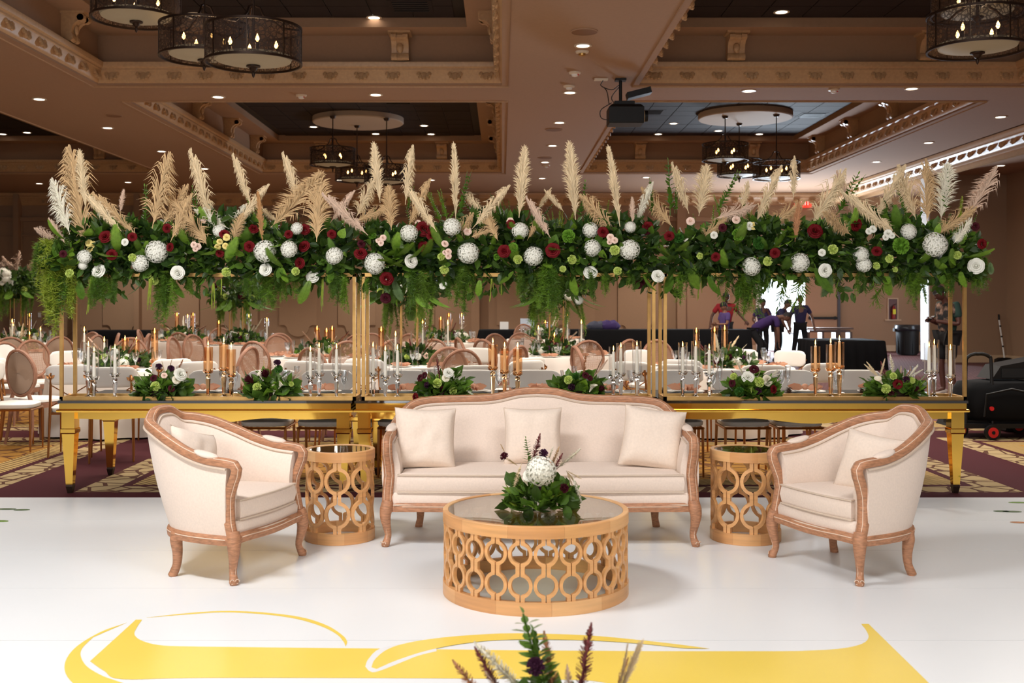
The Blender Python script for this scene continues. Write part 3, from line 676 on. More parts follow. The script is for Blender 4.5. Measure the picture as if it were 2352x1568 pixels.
    for x in fx:
        q = abs(x)/hw; rl.append(Vector((x, yf-.03-.018*math.cos(q*PI/2), .236+.012*(1-q*q)-.008*math.cos(q*PI)))); rs.append(Vector((0, -1, 0)))
    rp = [(-.024, -.026), (-.026, .02), (-.012, .027), (.004, .022), (.012, .028), (.024, .018), (.028, .0), (.024, -.026)]
    sr = sweep(rl, rs, rp, closed=True).build('seat_rail', M_WOOD, T, ang=50)
    MB().tube([p+s_*.027+Vector((0, 0, .006)) for p, s_ in zip(rl, rs)], .0028, 4, False).build('lime_wash_line', M_LIME, sr)
    # deck
    def foot(ins, front):
        P = [p-nb[i]*ins for i, p in enumerate(Pb)]
        return [Vector((max(-hw+ins, min(hw-ins, p.x)), max(p.y, front), 0)) for p in P]
    fb = foot(.03, yf); lo = []
    for z, k, fy in ((.245, 1.0, -.02), (.255, 1.0, -.032), (.31, 1.0, -.036), (.335, .97, -.02)):
        P = [Vector((p.x*k, p.y*k, z)) for p in fb]; P[0].y = P[-1].y = yf+.0
        ff = [Vector((-(hw-.045)*0+x_*(hw-.06), yf+fy-.012*math.cos(x_*PI/2), z)) for x_ in (1, .6, .2, -.2, -.6, -1)]
        lo.append(P+ff)
    MB().loft(lo).build('seat_deck', M_FAB, T, ang=45)
    MB().tube([Vector((x_*(hw-.06), yf-.052-.012*math.cos(x_*PI/2), .262)) for x_ in [k/10-1 for k in range(21)]], .0055, 5).build('piping', M_PIPE, T)
    # cushion
    ci = foot(.100, yf); zc0, zc1 = .332, seat_z
    def cloop(z, ins, pu=0.0):
        P = [Vector((p.x*(1-ins/hw), yf+(p.y-yf)*(1-ins*1.2), z)) for p in ci if p.y > yf+.02]
        e = hw-.085-ins
        ff = [Vector((x_*e, yf-.03+ins-.022*math.cos(x_*PI/2), z)) for x_ in [1-k/6 for k in range(13)]]
        return P+ff
    lv = [(zc0, .035), (zc0+.004, .006), (zc0+.02, .0), ((zc0+zc1)/2, -.007), (zc1-.018, .0), (zc1-.004, .008), (zc1, .03)]
    lo = [cloop(z, i_) for z, i_ in lv]
    for k, f in ((.6, .008), (.25, .012), (.02, .013)):
        P = lo[6]; c = sum(P, Vector())/len(P); lo.append([c+(q-c)*k+Vector((0, 0, f)) for q in P])
    cu = MB().loft(lo).build('seat_cushion', M_FAB, T, ang=60)
    for z in (zc0+.008, zc1-.008):
        P = cloop(z, -.003); MB().tube(P+[P[0]], .0055, 5, False).build('piping', M_PIPE, cu)
    # legs
    def cab(path, rad): return MB().tube(cr(path, 5), [x for x in rad], 8, True, .95, PI/8)
    for sx in (-1, 1):
        d = Vector((sx*.7, -.75, 0)); base = Vector((sx*(hw-.022), yf-.026, 0))
        P = [base+d*o+Vector((0, 0, z)) for o, z in ((0, .285), (.012, .235), (.018, .19), (.008, .13), (-.004, .075), (.004, .04), (.016, .015), (.017, 0))]
        rr = []
        ks = [.036, .042, .036, .027, .0215, .023, .028, .023]
        for a, b in zip(ks[:-1], ks[1:]): rr += [a+(b-a)*k/5 for k in range(5)]
        rr.append(ks[-1])
        lg = cab(P, rr).build('leg', M_WOOD, T, ang=60)
        for e in (-1, 1):
            c = base+d*.012+Vector((-d.y*e*.014, d.x*e*.014, 0))*1.0
            MB().tube([c+d.normalized()*.026+Vector((-d.y*e*.012*math.cos(a)*.9, d.x*e*.012*math.cos(a)*.9, .022+.012*math.sin(a))) for a in [k*PI/5 for k in range(9)]], .0025, 4, False).build('scroll_line', M_LIME, lg)
            MB().tube([base+d.normalized()*o+Vector((-d.y*e, d.x*e, 0)).normalized()*w_+Vector((0, 0, z)) for o, w_, z in ((.03, .018, .25), (.036, .017, .20), (.026, .013, .13), (.012, .009, .075), (.02, .010, .04))], .0025, 4, False).build('scroll_line', M_LIME, lg)
        rw = rear_w or hw*.8
        yr = yf+(yb_b-yf)*(1-(rw/hw)**n_b)**(1/n_b) if rw < hw else yb_b
        P = [Vector((sx*(rw+o*.6), yr-.02+o, z)) for o, z in ((0, .25), (.004, .20), (-.002, .13), (.002, .06), (.022, 0))]
        rr = []
        ks = [.036, .037, .030, .025, .027]
        for a, b in zip(ks[:-1], ks[1:]): rr += [a+(b-a)*k/5 for k in range(5)]
        rr.append(ks[-1]); cab(P, rr).build('leg', M_WOOD, T, ang=60)
    return T
def hs(pts):
    def f(u):
        for (a, za), (b, zb_) in zip(pts[:-1], pts[1:]):
            if u <= b:
                t = (u-a)/(b-a); t = t*t*(3-2*t); return za+(zb_-za)*t
        return pts[-1][1]
    return f
def hcr(pts):
    P = cr([(a, 0, b) for a, b in pts], 10)
    def f(u):
        for p, q in zip(P[:-1], P[1:]):
            if u <= q.x: return p.z+(q.z-p.z)*(u-p.x)/max(1e-9, q.x-p.x)
        return P[-1].z
    return f
hch = hcr([(0, .895), (.08, .887), (.17, .845), (.27, .832), (.40, .806), (.55, .756), (.70, .703), (.85, .668), (1.0, .655)])
ch_l = bergere('armchair', 'carved oak and ivory linen armchair on the left, turned towards the coffee table', 'armchair', (-1.6135, 6.3595, .0108), math.radians(70.3), .375, -.258, .285, .47, 2.6, 2.5, hch, rear_w=.30)
ch_r = bergere('armchair', 'carved oak and ivory linen armchair on the right, turned towards the coffee table', 'armchair', (2.052, 6.356, .0108), math.radians(-64.8), .375, -.258, .285, .47, 2.6, 2.5, hch, rear_w=.30)
hso = hcr([(0, .918), (.08, .910), (.16, .880), (.23, .866), (.33, .862), (.42, .858), (.50, .848), (.555, .825), (.61, .775), (.68, .725), (.78, .695), (.9, .682), (1.0, .672)])
sofa = bergere('sofa', 'long ivory linen sofa with carved camel-back oak frame in front of the gold tables', 'sofa', (.243, 7.18, .0108), 0, .985, -.30, .28, .40, 9, 8, hso, N=141, rear_w=.80)

def pillow(label, loc, rx, ry, rz, s=.42, th=.085, seed=0):
    n = 22; m = MB(); g = {}
    for side in (1, -1):
        for i in range(n+1):
            for j in range(n+1):
                u, v = i/n*2-1, j/n*2-1
                t = max(0, (1-u**4)*(1-v**4))**.55*th
                x = u*s/2*(1-.07*(1-v*v)); z = v*s/2*(1-.07*(1-u*u))
                wv_ = .012*mnoise.noise(Vector((u*2.2+seed, v*2.2, side+seed*3)))*max(0, (1-u**4)*(1-v**4))
                g[side, i, j] = len(m.v); m.v.append((x, -side*(t+wv_), z))
        for i in range(n):
            for j in range(n):
                q = (g[side, i, j], g[side, i+1, j], g[side, i+1, j+1], g[side, i, j+1]); m.f.append(q if side > 0 else q[::-1])
    t = thing('throw_pillow', label, 'pillow', loc, 0, 'ivory throw pillows'); t.rotation_euler = (rx, ry, rz)
    MB().join(m).build('cover', M_FABP, t, ang=180)
    P = [(x*s/2*(1-.07*(1-z*z)), 0, z*s/2*(1-.07*(1-x*x))) for x, z in [(a, -1) for a in [k/8-1 for k in range(17)]]+[(1, a) for a in [k/8-1 for k in range(1, 17)]]+[(-a, 1) for a in [k/8-1 for k in range(1, 17)]]+[(-1, -a) for a in [k/8-1 for k in range(1, 16)]]]
    MB().tube(P+[P[0]], .003, 4, False).build('seam', M_PIPE, t)
    return t
zc_ = .485
pillow('ivory throw pillow leaning in the left end of the sofa', (-.505, 7.13, .655), -.3, .03, .10, .40, .075, 1)
pillow('ivory throw pillow in the middle of the sofa behind the bouquet', (.205, 7.24, .652), -.25, .0, 0, .385, .07, 2)
pillow('creased ivory throw pillow leaning in the right end of the sofa', (.985, 7.13, .655), -.3, .12, -.15, .40, .075, 3)
pillow('ivory throw pillow standing in the left armchair', (-1.78, 6.30, .63), -.34, .28, math.radians(62), .37, .07, 4)
pillow('ivory throw pillow leaning in the right armchair', (2.13, 6.31, .605), -.34, .12, math.radians(-48), .37, .07, 5)

# ---- ring-lattice tables
def ring_table(name, label, cat, loc, r, h, band, nring, rows, rr, rw, neck):
    t = thing(name, label, cat, loc, R.uniform(0, .2))
    zt = h-band[1]; ns = 11 if r > .4 else 8
    def staves(name, pr, a00):
        for k in range(ns):
            a0 = a00+2*PI*k/ns; lo = []
            for q in range(9):
                an = a0+(2*PI/ns-.0015)*q/8; lo.append([Vector((p*math.cos(an), p*math.sin(an), z)) for p, z in pr])
            MB().loft(lo, True, True).build(name, M_RINGS[(k*7+k//3) % 3], t, ang=30)
    staves('base_stave', [(r, 0), (r, band[0]), (r-.03, band[0]), (r-.03, 0)], .2)
    staves('top_stave', [(r, zt), (r, h-.003), (r-.003, h), (r-.027, h), (r-.03, h-.004), (r-.03, zt)], .9)
    MB().lathe([(.001, h-.012), (r-.031, h-.012), (r-.031, h-.004), (.001, h-.004)], 64).build('glass_top', M_GLT, t, ang=30)
    # one ring with split necks, bent round the drum
    ri, ro = r-.024, r-.004
    def half(sg, rho_o, rho_i, z0, z1):
        o = []
        for k in range(13):
            a = -PI/2+PI*k/12; o.append((rho_o*math.cos(a), rho_o*math.sin(a)))
        i_ = []
        for k in range(13):
            a = PI/2-PI*k/12; i_.append((rho_i*math.cos(a), rho_i*math.sin(a)))
        sl = .0028; nw = neck/2
        oo = [(max(nw if abs(y) > rho_i else 0, x), y) for x, y in o]
        yj = math.sqrt(rho_o**2-nw**2); outer = [(nw, z0), (nw, -yj)]+[(x, y) for x, y in o if x > nw+.002]+[(nw, yj), (nw, z1)]
        inner = [(sl, z1)]+[(max(sl, x), y) for x, y in i_]+[(sl, z0)]
        return outer, inner
    def unit(z0, z1):
        m = MB()
        for sg in (1, -1):
            o, i_ = half(sg, rr, rr-rw, z0, z1)
            # resample to the same count
            def rs(P, n=26):
                P = [Vector((a, b, 0)) for a, b in P]; s = arclen(P); out_ = []; j = 0
                for k in range(n):
                    q = s[-1]*k/(n-1)
                    while j < len(P)-2 and s[j+1] < q: j += 1
                    out_.append(P[j].lerp(P[j+1], (q-s[j])/max(1e-9, s[j+1]-s[j])))
                return out_
            A, B = rs(o), rs(i_)[::-1]
            loops = []
            for a, b in zip(A, B):
                def bend(p, rad): th = sg*p.x/r; return Vector((rad*math.cos(th), rad*math.sin(th), p.y))
                loops.append([bend(a, ro), bend(b, ro), bend(b, ri), bend(a, ri)])
            m.loft(loops, True, True)
        return m
    for ri_, (zc, z0, z1) in enumerate(rows):
        mm = unit(z0-zc, z1-zc)
        me = mm.mesh('ring', M_RING, True, 30)
        bm = bmesh.new(); bm.from_mesh(me); bmesh.ops.recalc_face_normals(bm, faces=bm.faces); bm.to_mesh(me); bm.free(); me.set_sharp_from_angle(angle=.5)
        for k in range(nring):
            o = link('ring', me, t, (0, 0, zc)); o.rotation_euler = (0, 0, 2*PI*k/nring)
    return t
coffee = ring_table('coffee_table', 'round honey wood coffee table with pierced ring sides and glass top', 'coffee table', (.179, 5.808, .0108), .494, .44, (.068, .0617), 24, ((.302, .223, .379), (.147, .067, .223)), .0625, .017, .046)
ring_table('side_table', 'pierced ring drum side table between left armchair and sofa', 'side table', (-1.055, 7.088, .0108), .2268, .583, (.07, .062), 8, ((.402, .295, .522), (.188, .069, .295)), .087, .021, .052)
ring_table('side_table', 'pierced ring drum side table between sofa and right armchair', 'side table', (1.582, 7.075, .0108), .2268, .583, (.07, .062), 8, ((.402, .295, .522), (.188, .069, .295)), .087, .021, .052)
# ================================================================== plant meshes (shared)
def leaf_mesh(w=.45, n=6, fold=.12, bend=.25, round_=1.0):
    m = MB()
    for side in (-1, 1):
        a = []
        for i in range(n+1):
            t = i/n; ww = w*math.sin(PI*min(1, t**round_*.96+.04))**.8 if 0 < t < 1 else .0
            y = -bend*t*t
            a.append((Vector((0, y, t)), Vector((side*ww/2, y+fold*ww, t))))
        o = len(m.v)
        for p, q in a: m.v += [tuple(p), tuple(q)]
        for i in range(n):
            f = (o+2*i, o+2*i+1, o+2*i+3, o+2*i+2); m.f.append(f if side > 0 else f[::-1])
    return m
LEAF = {k: leaf_mesh(.5, 4).mesh('leaf', M_GREEN[k], True, 180) for k in M_GREEN}
LEAFR = {k: leaf_mesh(.85, 5, .1, .3, .8).mesh('leaf', M_GREEN[k], True, 180) for k in M_GREEN}
def fern_mb(n=22, L=1.0, w=.34, droop=.35, seed=0):
    m = MB(); r = random.Random(seed)
    def P(t): return Vector((.06*math.sin(t*2.2+seed), -droop*t*t, t*L*(1-.12*t)))
    m.tube([P(i/8) for i in range(9)], [.007*(1-.8*i/8) for i in range(9)], 4, False)
    for i in range(n):
        t = .08+.9*i/n; p = P(t); l = w*math.sin(PI*(t*.82+.12))*(.95+.1*r.random()); d = (P(min(1, t+.05))-p).normalized()
        for s in (-1, 1):
            tip = p+Vector((s*l*.5, -.05*l, 0))*2*.5+d*l*.28; b = d*(.018+.012*(1-t)); q = (p+tip)/2+Vector((0, .012, 0))
            m.add([p-b, q-b*1.0, tip, q+b*1.0, p+b], [(0, 1, 3, 4), (1, 2, 3)] if s > 0 else [(4, 3, 1, 0), (3, 2, 1)])
    return m
FERN = {k: fern_mb(24, seed=i).mesh('fern_frond', M_GREEN[k], True, 180) for i, k in enumerate(('fern', 'fresh', 'mid', 'sage'))}
def plumosus_mb(seed, L=1.0, w=.28, n=560):
    """a hanging spray of very fine needles"""
    r = random.Random(seed); m = MB()
    st = []
    for k in range(5):
        a = r.uniform(0, 6.28); P = [Vector((math.cos(a)*w*.5*t**.7*r.uniform(.5, 1)+.03*math.sin(5*t+k), math.sin(a)*w*.4*t, -L*t*(.6+.1*k))) for t in [i/6 for i in range(7)]]
        m.tube(P, .003, 3, False); st.append(P)
    for i in range(n):
        P = r.choice(st); j = r.randrange(6); p = P[j].lerp(P[j+1], r.random())
        d = Vector((r.gauss(0, 1), r.gauss(0, 1), r.gauss(-.25, .6))).normalized()*r.uniform(.04, .11)*(1.15-.5*j/6); s = d.cross(Vector((r.gauss(0, 1), r.gauss(0, 1), r.gauss(0, 1)))).normalized()*.0065
        m.add([p-s, p+s, p+d], [(0, 1, 2)])
        for q in range(2):
            p2 = p+d*r.uniform(.3, .8); d2 = (d*.5+Vector((r.gauss(0, .03), r.gauss(0, .03), r.gauss(0, .03)))); m.add([p2-s*.8, p2+s*.8, p2+d2], [(0, 1, 2)])
    return m
PLUM = [plumosus_mb(i).mesh('plumosus_spray', M_GREEN[k], False) for i, k in enumerate(('fresh', 'fern', 'mid', 'lime'))]
def tassel_mb(seed):
    r = random.Random(seed); m = MB()
    for k in range(4):
        x, y = r.uniform(-.05, .05), r.uniform(-.04, .04); L = r.uniform(.6, 1.0)
        P = [Vector((x*(1+2*t)+.03*math.sin(3*t+k), y, -L*t)) for t in [i/14 for i in range(15)]]
        m.tube(P, [(.026+.010*(i % 2))*(1-.65*i/14) for i in range(15)], 5)
        for i in range(26):
            t = r.random(); p = P[int(t*14)]; d = Vector((r.gauss(0, 1), r.gauss(0, 1), -.7)).normalized()*.05*(1-.5*t); s = Vector((-d.y, d.x, 0)).normalized()*.012
            m.add([p-s, p+s, p+d], [(0, 1, 2)])
    return m
TASS = [tassel_mb(i).mesh('amaranthus_tassel', M_GREEN['lime'], True, 180) for i in range(3)]
def sprig_mb(n=9, seed=0, ll=.17, w=.5):
    r = random.Random(seed); m = MB(); lf = leaf_mesh(w, 3, .1, .2)
    P = [Vector((.05*math.sin(2*t+seed), .03*math.cos(2.5*t), t)) for t in [i/8 for i in range(9)]]
    m.tube(P, .008, 4, False)
    for i in range(n):
        t = .12+.86*i/n; p = P[min(8, int(t*8))].lerp(P[min(8, int(t*8)+1)], t*8-int(t*8)) if t < .99 else P[-1]
        for s in range(3):
            a = i*1.9+s*2.1+r.uniform(-.3, .3); d = Vector((math.cos(a), math.sin(a), r.uniform(.5, 1.1))).normalized()
            q = d.to_track_quat('Z', 'Y').to_matrix().to_4x4(); l = ll*(1.15-.6*t)*r.uniform(.8, 1.2)
            m.join(lf, Matrix.Translation(p) @ q @ Matrix.Scale(l, 4))
    p = P[-1]; m.join(lf, Matrix.Translation(p) @ Matrix.Scale(ll*.5, 4))
    return m
SPRIG = {k: sprig_mb(10, i).mesh('leafy_sprig', M_GREEN[k], True, 180) for i, k in enumerate(('mid', 'fresh', 'dark'))}
PODO = [sprig_mb(15, i+20, .30, .15).mesh('podocarpus_sprig', M_GREEN[k], True, 180) for i, k in enumerate(('mid', 'fresh', 'fern'))]
BRUSH = {k: sprig_mb(14, i+5, .16, .3).mesh('leucadendron_stem', M_GREEN[k], True, 180) for i, k in enumerate(('fresh', 'lime'))}
def rose_mb():
    m = MB()
    for ring, (np_, r0, h, op) in enumerate(((3, .16, .55, .05), (4, .34, .58, .18), (5, .58, .52, .42), (6, .82, .42, .78), (6, .96, .22, 1.1))):
        for k in range(np_):
            a = 2*PI*k/np_+ring*.7; lp = []
            for j in range(4):
                t = j/3; rr = r0*(.35+.65*t**.8)+.10*op*t*t; z = .05+h*math.sin(t*PI*.5)-op*.16*t**3
                row = []
                for i in range(5):
                    s = (i/4-.5)*2; aa = a+s*(1.15*PI/np_)*(1-.1*t); row.append(Vector((math.cos(aa)*rr*(1-.05*s*s), math.sin(aa)*rr*(1-.05*s*s), z-.10*s*s*t)))
                lp.append(row)
            m.loft(lp, False, False)
    m.ball((0, 0, .35), .17, 6, 4, (1, 1, 1.5)); return m
ROSE = rose_mb()
def hydr_mb(seed=0):
    r = random.Random(seed); m = MB().ball((0, 0, .22), .80, 10, 7)
    N = 70
    for i in range(N):
        z = 1-1.55*(i+.5)/N; a = i*2.39996; rr = math.sqrt(max(0, 1-z*z)); c = Vector((math.cos(a)*rr, math.sin(a)*rr, z*.92))*r.uniform(.88, .98)+Vector((0, 0, .22))
        q = Vector((math.cos(a)*rr, math.sin(a)*rr, z)).to_track_quat('Z', 'Y').to_matrix(); ro = r.uniform(0, 1.5)
        for k in range(4):
            b = ro+k*PI/2; e = lambda ang, l, h: c+q @ Vector((math.cos(ang)*l, math.sin(ang)*l, h))
            m.add([c, e(b-.64, .15, .035), e(b, .225, -.01), e(b+.64, .15, .035)], [(0, 1, 2, 3)])
    return m
HYDR = hydr_mb()
def carn_mb(n=46, seed=1):
    r = random.Random(seed); m = MB().ball((0, 0, .2), .45, 6, 4)
    for i in range(n):
        z = 1-1.1*(i+.5)/n; a = i*2.39996; rr = math.sqrt(max(0, 1-z*z)); d = Vector((math.cos(a)*rr, math.sin(a)*rr, z)); s = d.cross(Vector((0, 0, 1)) if abs(d.z) < .9 else Vector((1, 0, 0))).normalized(); s = (Matrix.Rotation(r.uniform(-.7, .7), 3, d) @ s)
        p = d*.25+Vector((0, 0, .12)); q = d*r.uniform(.85, 1.0)+Vector((0, 0, .12)); u = d.cross(s)*.07
        m.add([p-s*.06, p+s*.06, q+s*.24+u, q+s*.08-u, q-s*.08+u, q-s*.24-u], [(0, 1, 2, 3), (0, 3, 4, 5)])
    return m
CARN = carn_mb()
def calla_mb():
    lp = []
    for j in range(7):
        t = j/6; lp.append([Vector((math.cos(a)*(.08+.34*t**1.6)*(1+.25*t*math.cos(a-.3)), math.sin(a)*(.08+.34*t**1.6), t*1.2-.25*t*t*(1-math.cos(a))*.9)) for a in [2*PI*k/12 for k in range(12)]])
    m = MB().loft(lp, True, False); m.tube([(0, 0, .2), (0, 0, .95)], [.05, .04], 6); return m
CALLA = calla_mb()
def protea_mb():
    m = MB()
    for ring, (n, tilt, l) in enumerate(((7, .18, 1.0), (9, .42, 1.05), (9, .75, .9))):
        for k in range(n):
            a = 2*PI*k/n+ring*.4; d = Vector((math.cos(a)*math.sin(tilt), math.sin(a)*math.sin(tilt), math.cos(tilt))); m.join(leaf_mesh(.26, 3, .05, .05), Matrix.Rotation(0, 4, 'X') @ (d.to_track_quat('Z', 'Y').to_matrix().to_4x4()) @ Matrix.Scale(l, 4))
    return m
PROT = protea_mb()
FM = {}
def flower(kind, col):
    k = (kind, col)
    if k not in FM:
        src = dict(rose=ROSE, hydrangea=HYDR, carnation=CARN, calla_lily=CALLA, protea=PROT)[kind]
        FM[k] = src.mesh(kind, M_FL[col], True, 50)
    return FM[k]
def plume_mb(seed, side, wid=.16, n=330, curl=.35):
    """pampas head, base at 0, tip at z=1; side -1/0/1 is where the strands fall"""
    r = random.Random(seed); m = MB()
    def A(t): return Vector((side*.09*t*t, 0, t))
    m.tube([A(i/8) for i in range(9)], [.008*(1-.7*i/8) for i in range(9)], 4, False)
    for i in range(n):
        t = .04+.94*((i+r.random())/n)**.9; p = A(t)
        e = math.sin(PI*min(1, .12+.86*t))**.7 if t < .5 else (1-t)**.5*1.28
        sx = (side if side and r.random() < .78 else r.choice((-1, 1)))
        l = (.14+.16*r.random())*(.45+.75*e); out = wid*e*r.uniform(.25, 1.15)
        dx, dy = sx*out, r.gauss(0, .5)*out
        pts = [p, p+Vector((dx*.45, dy*.5, l*.55)), p+Vector((dx*.95, dy, l*.85)), p+Vector((dx*(1.3+curl), dy*1.25, l*(.95-curl*abs(side)*1.2)))]
        wq = .0062
        for a, b, w0, w1 in ((0, 1, wq, wq*1.3), (1, 2, wq*1.3, wq), (2, 3, wq, 0)):
            d = (pts[b]-pts[a]); s = Vector((d.z, 0, -d.x)); s = s.normalized() if s.length > 1e-6 else Vector((1, 0, 0)); s = (s+Vector((0, r.uniform(-.6, .6), 0))).normalized()
            if w1: m.add([pts[a]-s*w0, pts[a]+s*w0, pts[b]+s*w1, pts[b]-s*w1], [(0, 1, 2, 3)])
            else: m.add([pts[a]-s*w0, pts[a]+s*w0, pts[b]], [(0, 1, 2)])
    return m
PLSRC = {(v, sd): plume_mb(v*7+sd+2, sd, wid) for v, wid in ((0, .095), (1, .17)) for sd in (-1, 0, 1)}
PLSRC[2, 0] = plume_mb(91, 0, .055, 260)
PLC = {}
def plume_me(v, sd, col):
    k = (v, sd, col)
    if k not in PLC: PLC[k] = PLSRC[v, sd].mesh('pampas_plume', M_PL[col], True, 180)
    return PLC[k]

# scattered leaves joined into one stuff part
def leaf_cloud(name, n, posf, m, parent, smin, smax, seed=0, wide=.5, out=None):
    r = random.Random(seed); lf = leaf_mesh(wide, 3, .12, .25); LV = [Vector(v) for v in lf.v]; mb = MB()
    for i in range(n):
        p, d = posf(r)
        d = (Vector(d)+Vector((r.gauss(0, .5), r.gauss(0, .5), r.gauss(0, .5)))).normalized(); s = r.uniform(smin, smax)
        q = (d.to_track_quat('Z', 'Y') @ Quaternion((0, 0, 1), r.uniform(0, 6.28))).to_matrix()
        mb.add([q @ (v*s)+p for v in LV], lf.f)
    return link(name, mb.mesh(name, m, True, 180), parent, kind='stuff')

# ================================================================== gold tables and flower stands
GT_F, GT_B, GT_H = 8.74, 9.80, .752
def gold_table(label, x0, x1):
    cx = (x0+x1)/2; t = thing('gold_table', label, 'table', (cx, (GT_F+GT_B)/2, 0), 0, 'gold mirror tables'); w_ = x1-x0; dd_ = GT_B-GT_F
    MB().box((0, 0, GT_H-.011), (w_, dd_, .022)).build('glass_top', M_GLTOP, t, smooth=False)
    MB().box((0, 0, GT_H-.045), (w_-.02, dd_-.02, .046)).build('top_slab', M_GOLDM, t, smooth=False)
    lo = [[Vector((sx*(w_/2+o), sy*(dd_/2+o), z)) for sx, sy in ((-1, -1), (1, -1), (1, 1), (-1, 1))] for o, z in ((-.01, GT_H-.068), (.006, GT_H-.072), (.009, GT_H-.082), (.006, GT_H-.092), (-.01, GT_H-.096))]
    MB().loft(lo).build('edge_moulding', M_GOLDM, t, smooth=False)
    zt = GT_H-.096
    def apron(L, name):
        pl = [(-L/2, zt), (-L/2, zt-.055)]
        for k in range(1, 24):
            q = k/24; x = -L/2+L*q; a = abs(q*2-1)
            z = .05+.045*(math.cos((a)*PI*2)*.5+.5)*(1 if a < .5 else .15) if a < .5 else .05+.012*math.sin((a-.5)*2*PI)
            pl.append((x, zt-z))
        pl += [(L/2, zt-.055), (L/2, zt)]; return pl
    for sy in (-1, 1):
        MB().prism(apron(w_-.24, 'a'), .02, Matrix(((1, 0, 0, 0), (0, 0, -1, sy*(dd_/2-.07)+.01), (0, 1, 0, 0), (0, 0, 0, 1)))).build('apron', M_GOLDM, t, smooth=False)
    for sx in (-1, 1):
        MB().prism(apron(dd_-.26, 'b'), .02, Matrix(((0, 0, 1, sx*(w_/2-.07)), (1, 0, 0, 0), (0, 1, 0, 0), (0, 0, 0, 1)))).build('apron', M_GOLDM, t, smooth=False)
        for sy in (-1, 1):
            c = Vector((sx*(w_/2-.075), sy*(dd_/2-.075), 0)); lo = []
            for z, h in ((zt+.01, .052), (zt-.13, .052), (zt-.135, .058), (zt-.165, .058), (zt-.175, .050), (.07, .027)):
                lo.append([c+Vector((a*h, b*h, z)) for a, b in ((-1, -1), (1, -1), (1, 1), (-1, 1))])
            lg = MB().loft(lo).build('leg', M_GOLDM, t, smooth=False)
            MB().loft([[c+Vector((a*h, b*h, z)) for a, b in ((-1, -1), (1, -1), (1, 1), (-1, 1))] for z, h in ((.07, .024), (.055, .028), (.02, .022), (0, .018))]).build('foot', M_BRONZE, lg, smooth=False)
    return t
gold_table('mirrored gold table on the left under the flower stand', -3.57, -1.205)
gold_table('mirrored gold table in the middle behind the sofa', -1.185, 1.265)
gold_table('mirrored gold table on the right under the flower stand', 1.285, 3.745)
ST_F, ST_B, ST_Z = 8.83, 9.11, 1.775
def stand(label, x0, x1):
    cx = (x0+x1)/2; t = thing('flower_stand', label, 'stand', (cx, ST_F, GT_H), 0, 'gold flower stands'); w_ = (x1-x0)/2; d_ = ST_B-ST_F; h = ST_Z-GT_H; q = .026
    for sx in (-1, 1):
        for y in (0, d_): MB().box((sx*(w_-q/2), y, h/2), (q, q, h)).build('post', M_GOLD, t, smooth=False)
    for z in (q/2, h-q/2):
        for y in (0, d_): MB().box((0, y, z), (2*w_, q, q)).build('rail', M_GOLD, t, smooth=False)
        for sx in (-1, 1): MB().box((sx*(w_-q/2), d_/2, z), (q, d_, q)).build('rail', M_GOLD, t, smooth=False)
    for k in range(4): MB().box((-w_+2*w_*(k+.5)/4, d_/2, h-q/2), (q, d_, q)).build('rail', M_GOLD, t, smooth=False)
    MB().box((0, d_/2, h+.002), (2*w_, d_, .004)).build('tray', M_GOLD, t, smooth=False)
    return t
stand('tall gold frame stand on the left gold table', -3.585, -1.185)
stand('tall gold frame stand on the middle gold table', -1.137, 1.243)
stand('tall gold frame stand on the right gold table', 1.31, 3.765)

# ================================================================== the long garland, one section per stand
FG = 8.97
GAR = []
for lb, a, b, sx0, sx1 in (('left flower garland with tan pampas plumes on gold stand', 92, 820, 120, 815), ('middle flower garland with tall cream plumes on gold stand', 820, 1515, 820, 1515), ('right flower garland with pampas fans and green sprigs on gold stand', 1515, 2290, 1515, 2235)):
    x0, x1 = xat(a, FG), xat(b, FG)
    GAR.append((thing('flower_garland', lb, 'flower garland', ((x0+x1)/2, FG, ST_Z+.006), 0, 'flower garlands'), x0, x1, a, b))
def gsec(px): return GAR[0] if px < 820 else GAR[1] if px < 1515 else GAR[2]
def gtop(px):  # height of the leafy mass (pixels) along the run
    return 516+12*math.sin(px*.021)+10*math.sin(px*.0083+1)+(34 if px < 150 else 0)+(26 if px > 2230 else 0)
rg = random.Random(11)
def depth_at(px, py, r=.27):
    zc = 575; q = max(-1, min(1, (py-zc)/85.0)); return FG-r*math.sqrt(max(0.02, 1-q*q))*(.8+.25*math.sin(px*.05))
def loc_in(G, px, py, Y):
    p = at(px, py, Y); return p-G[0].location
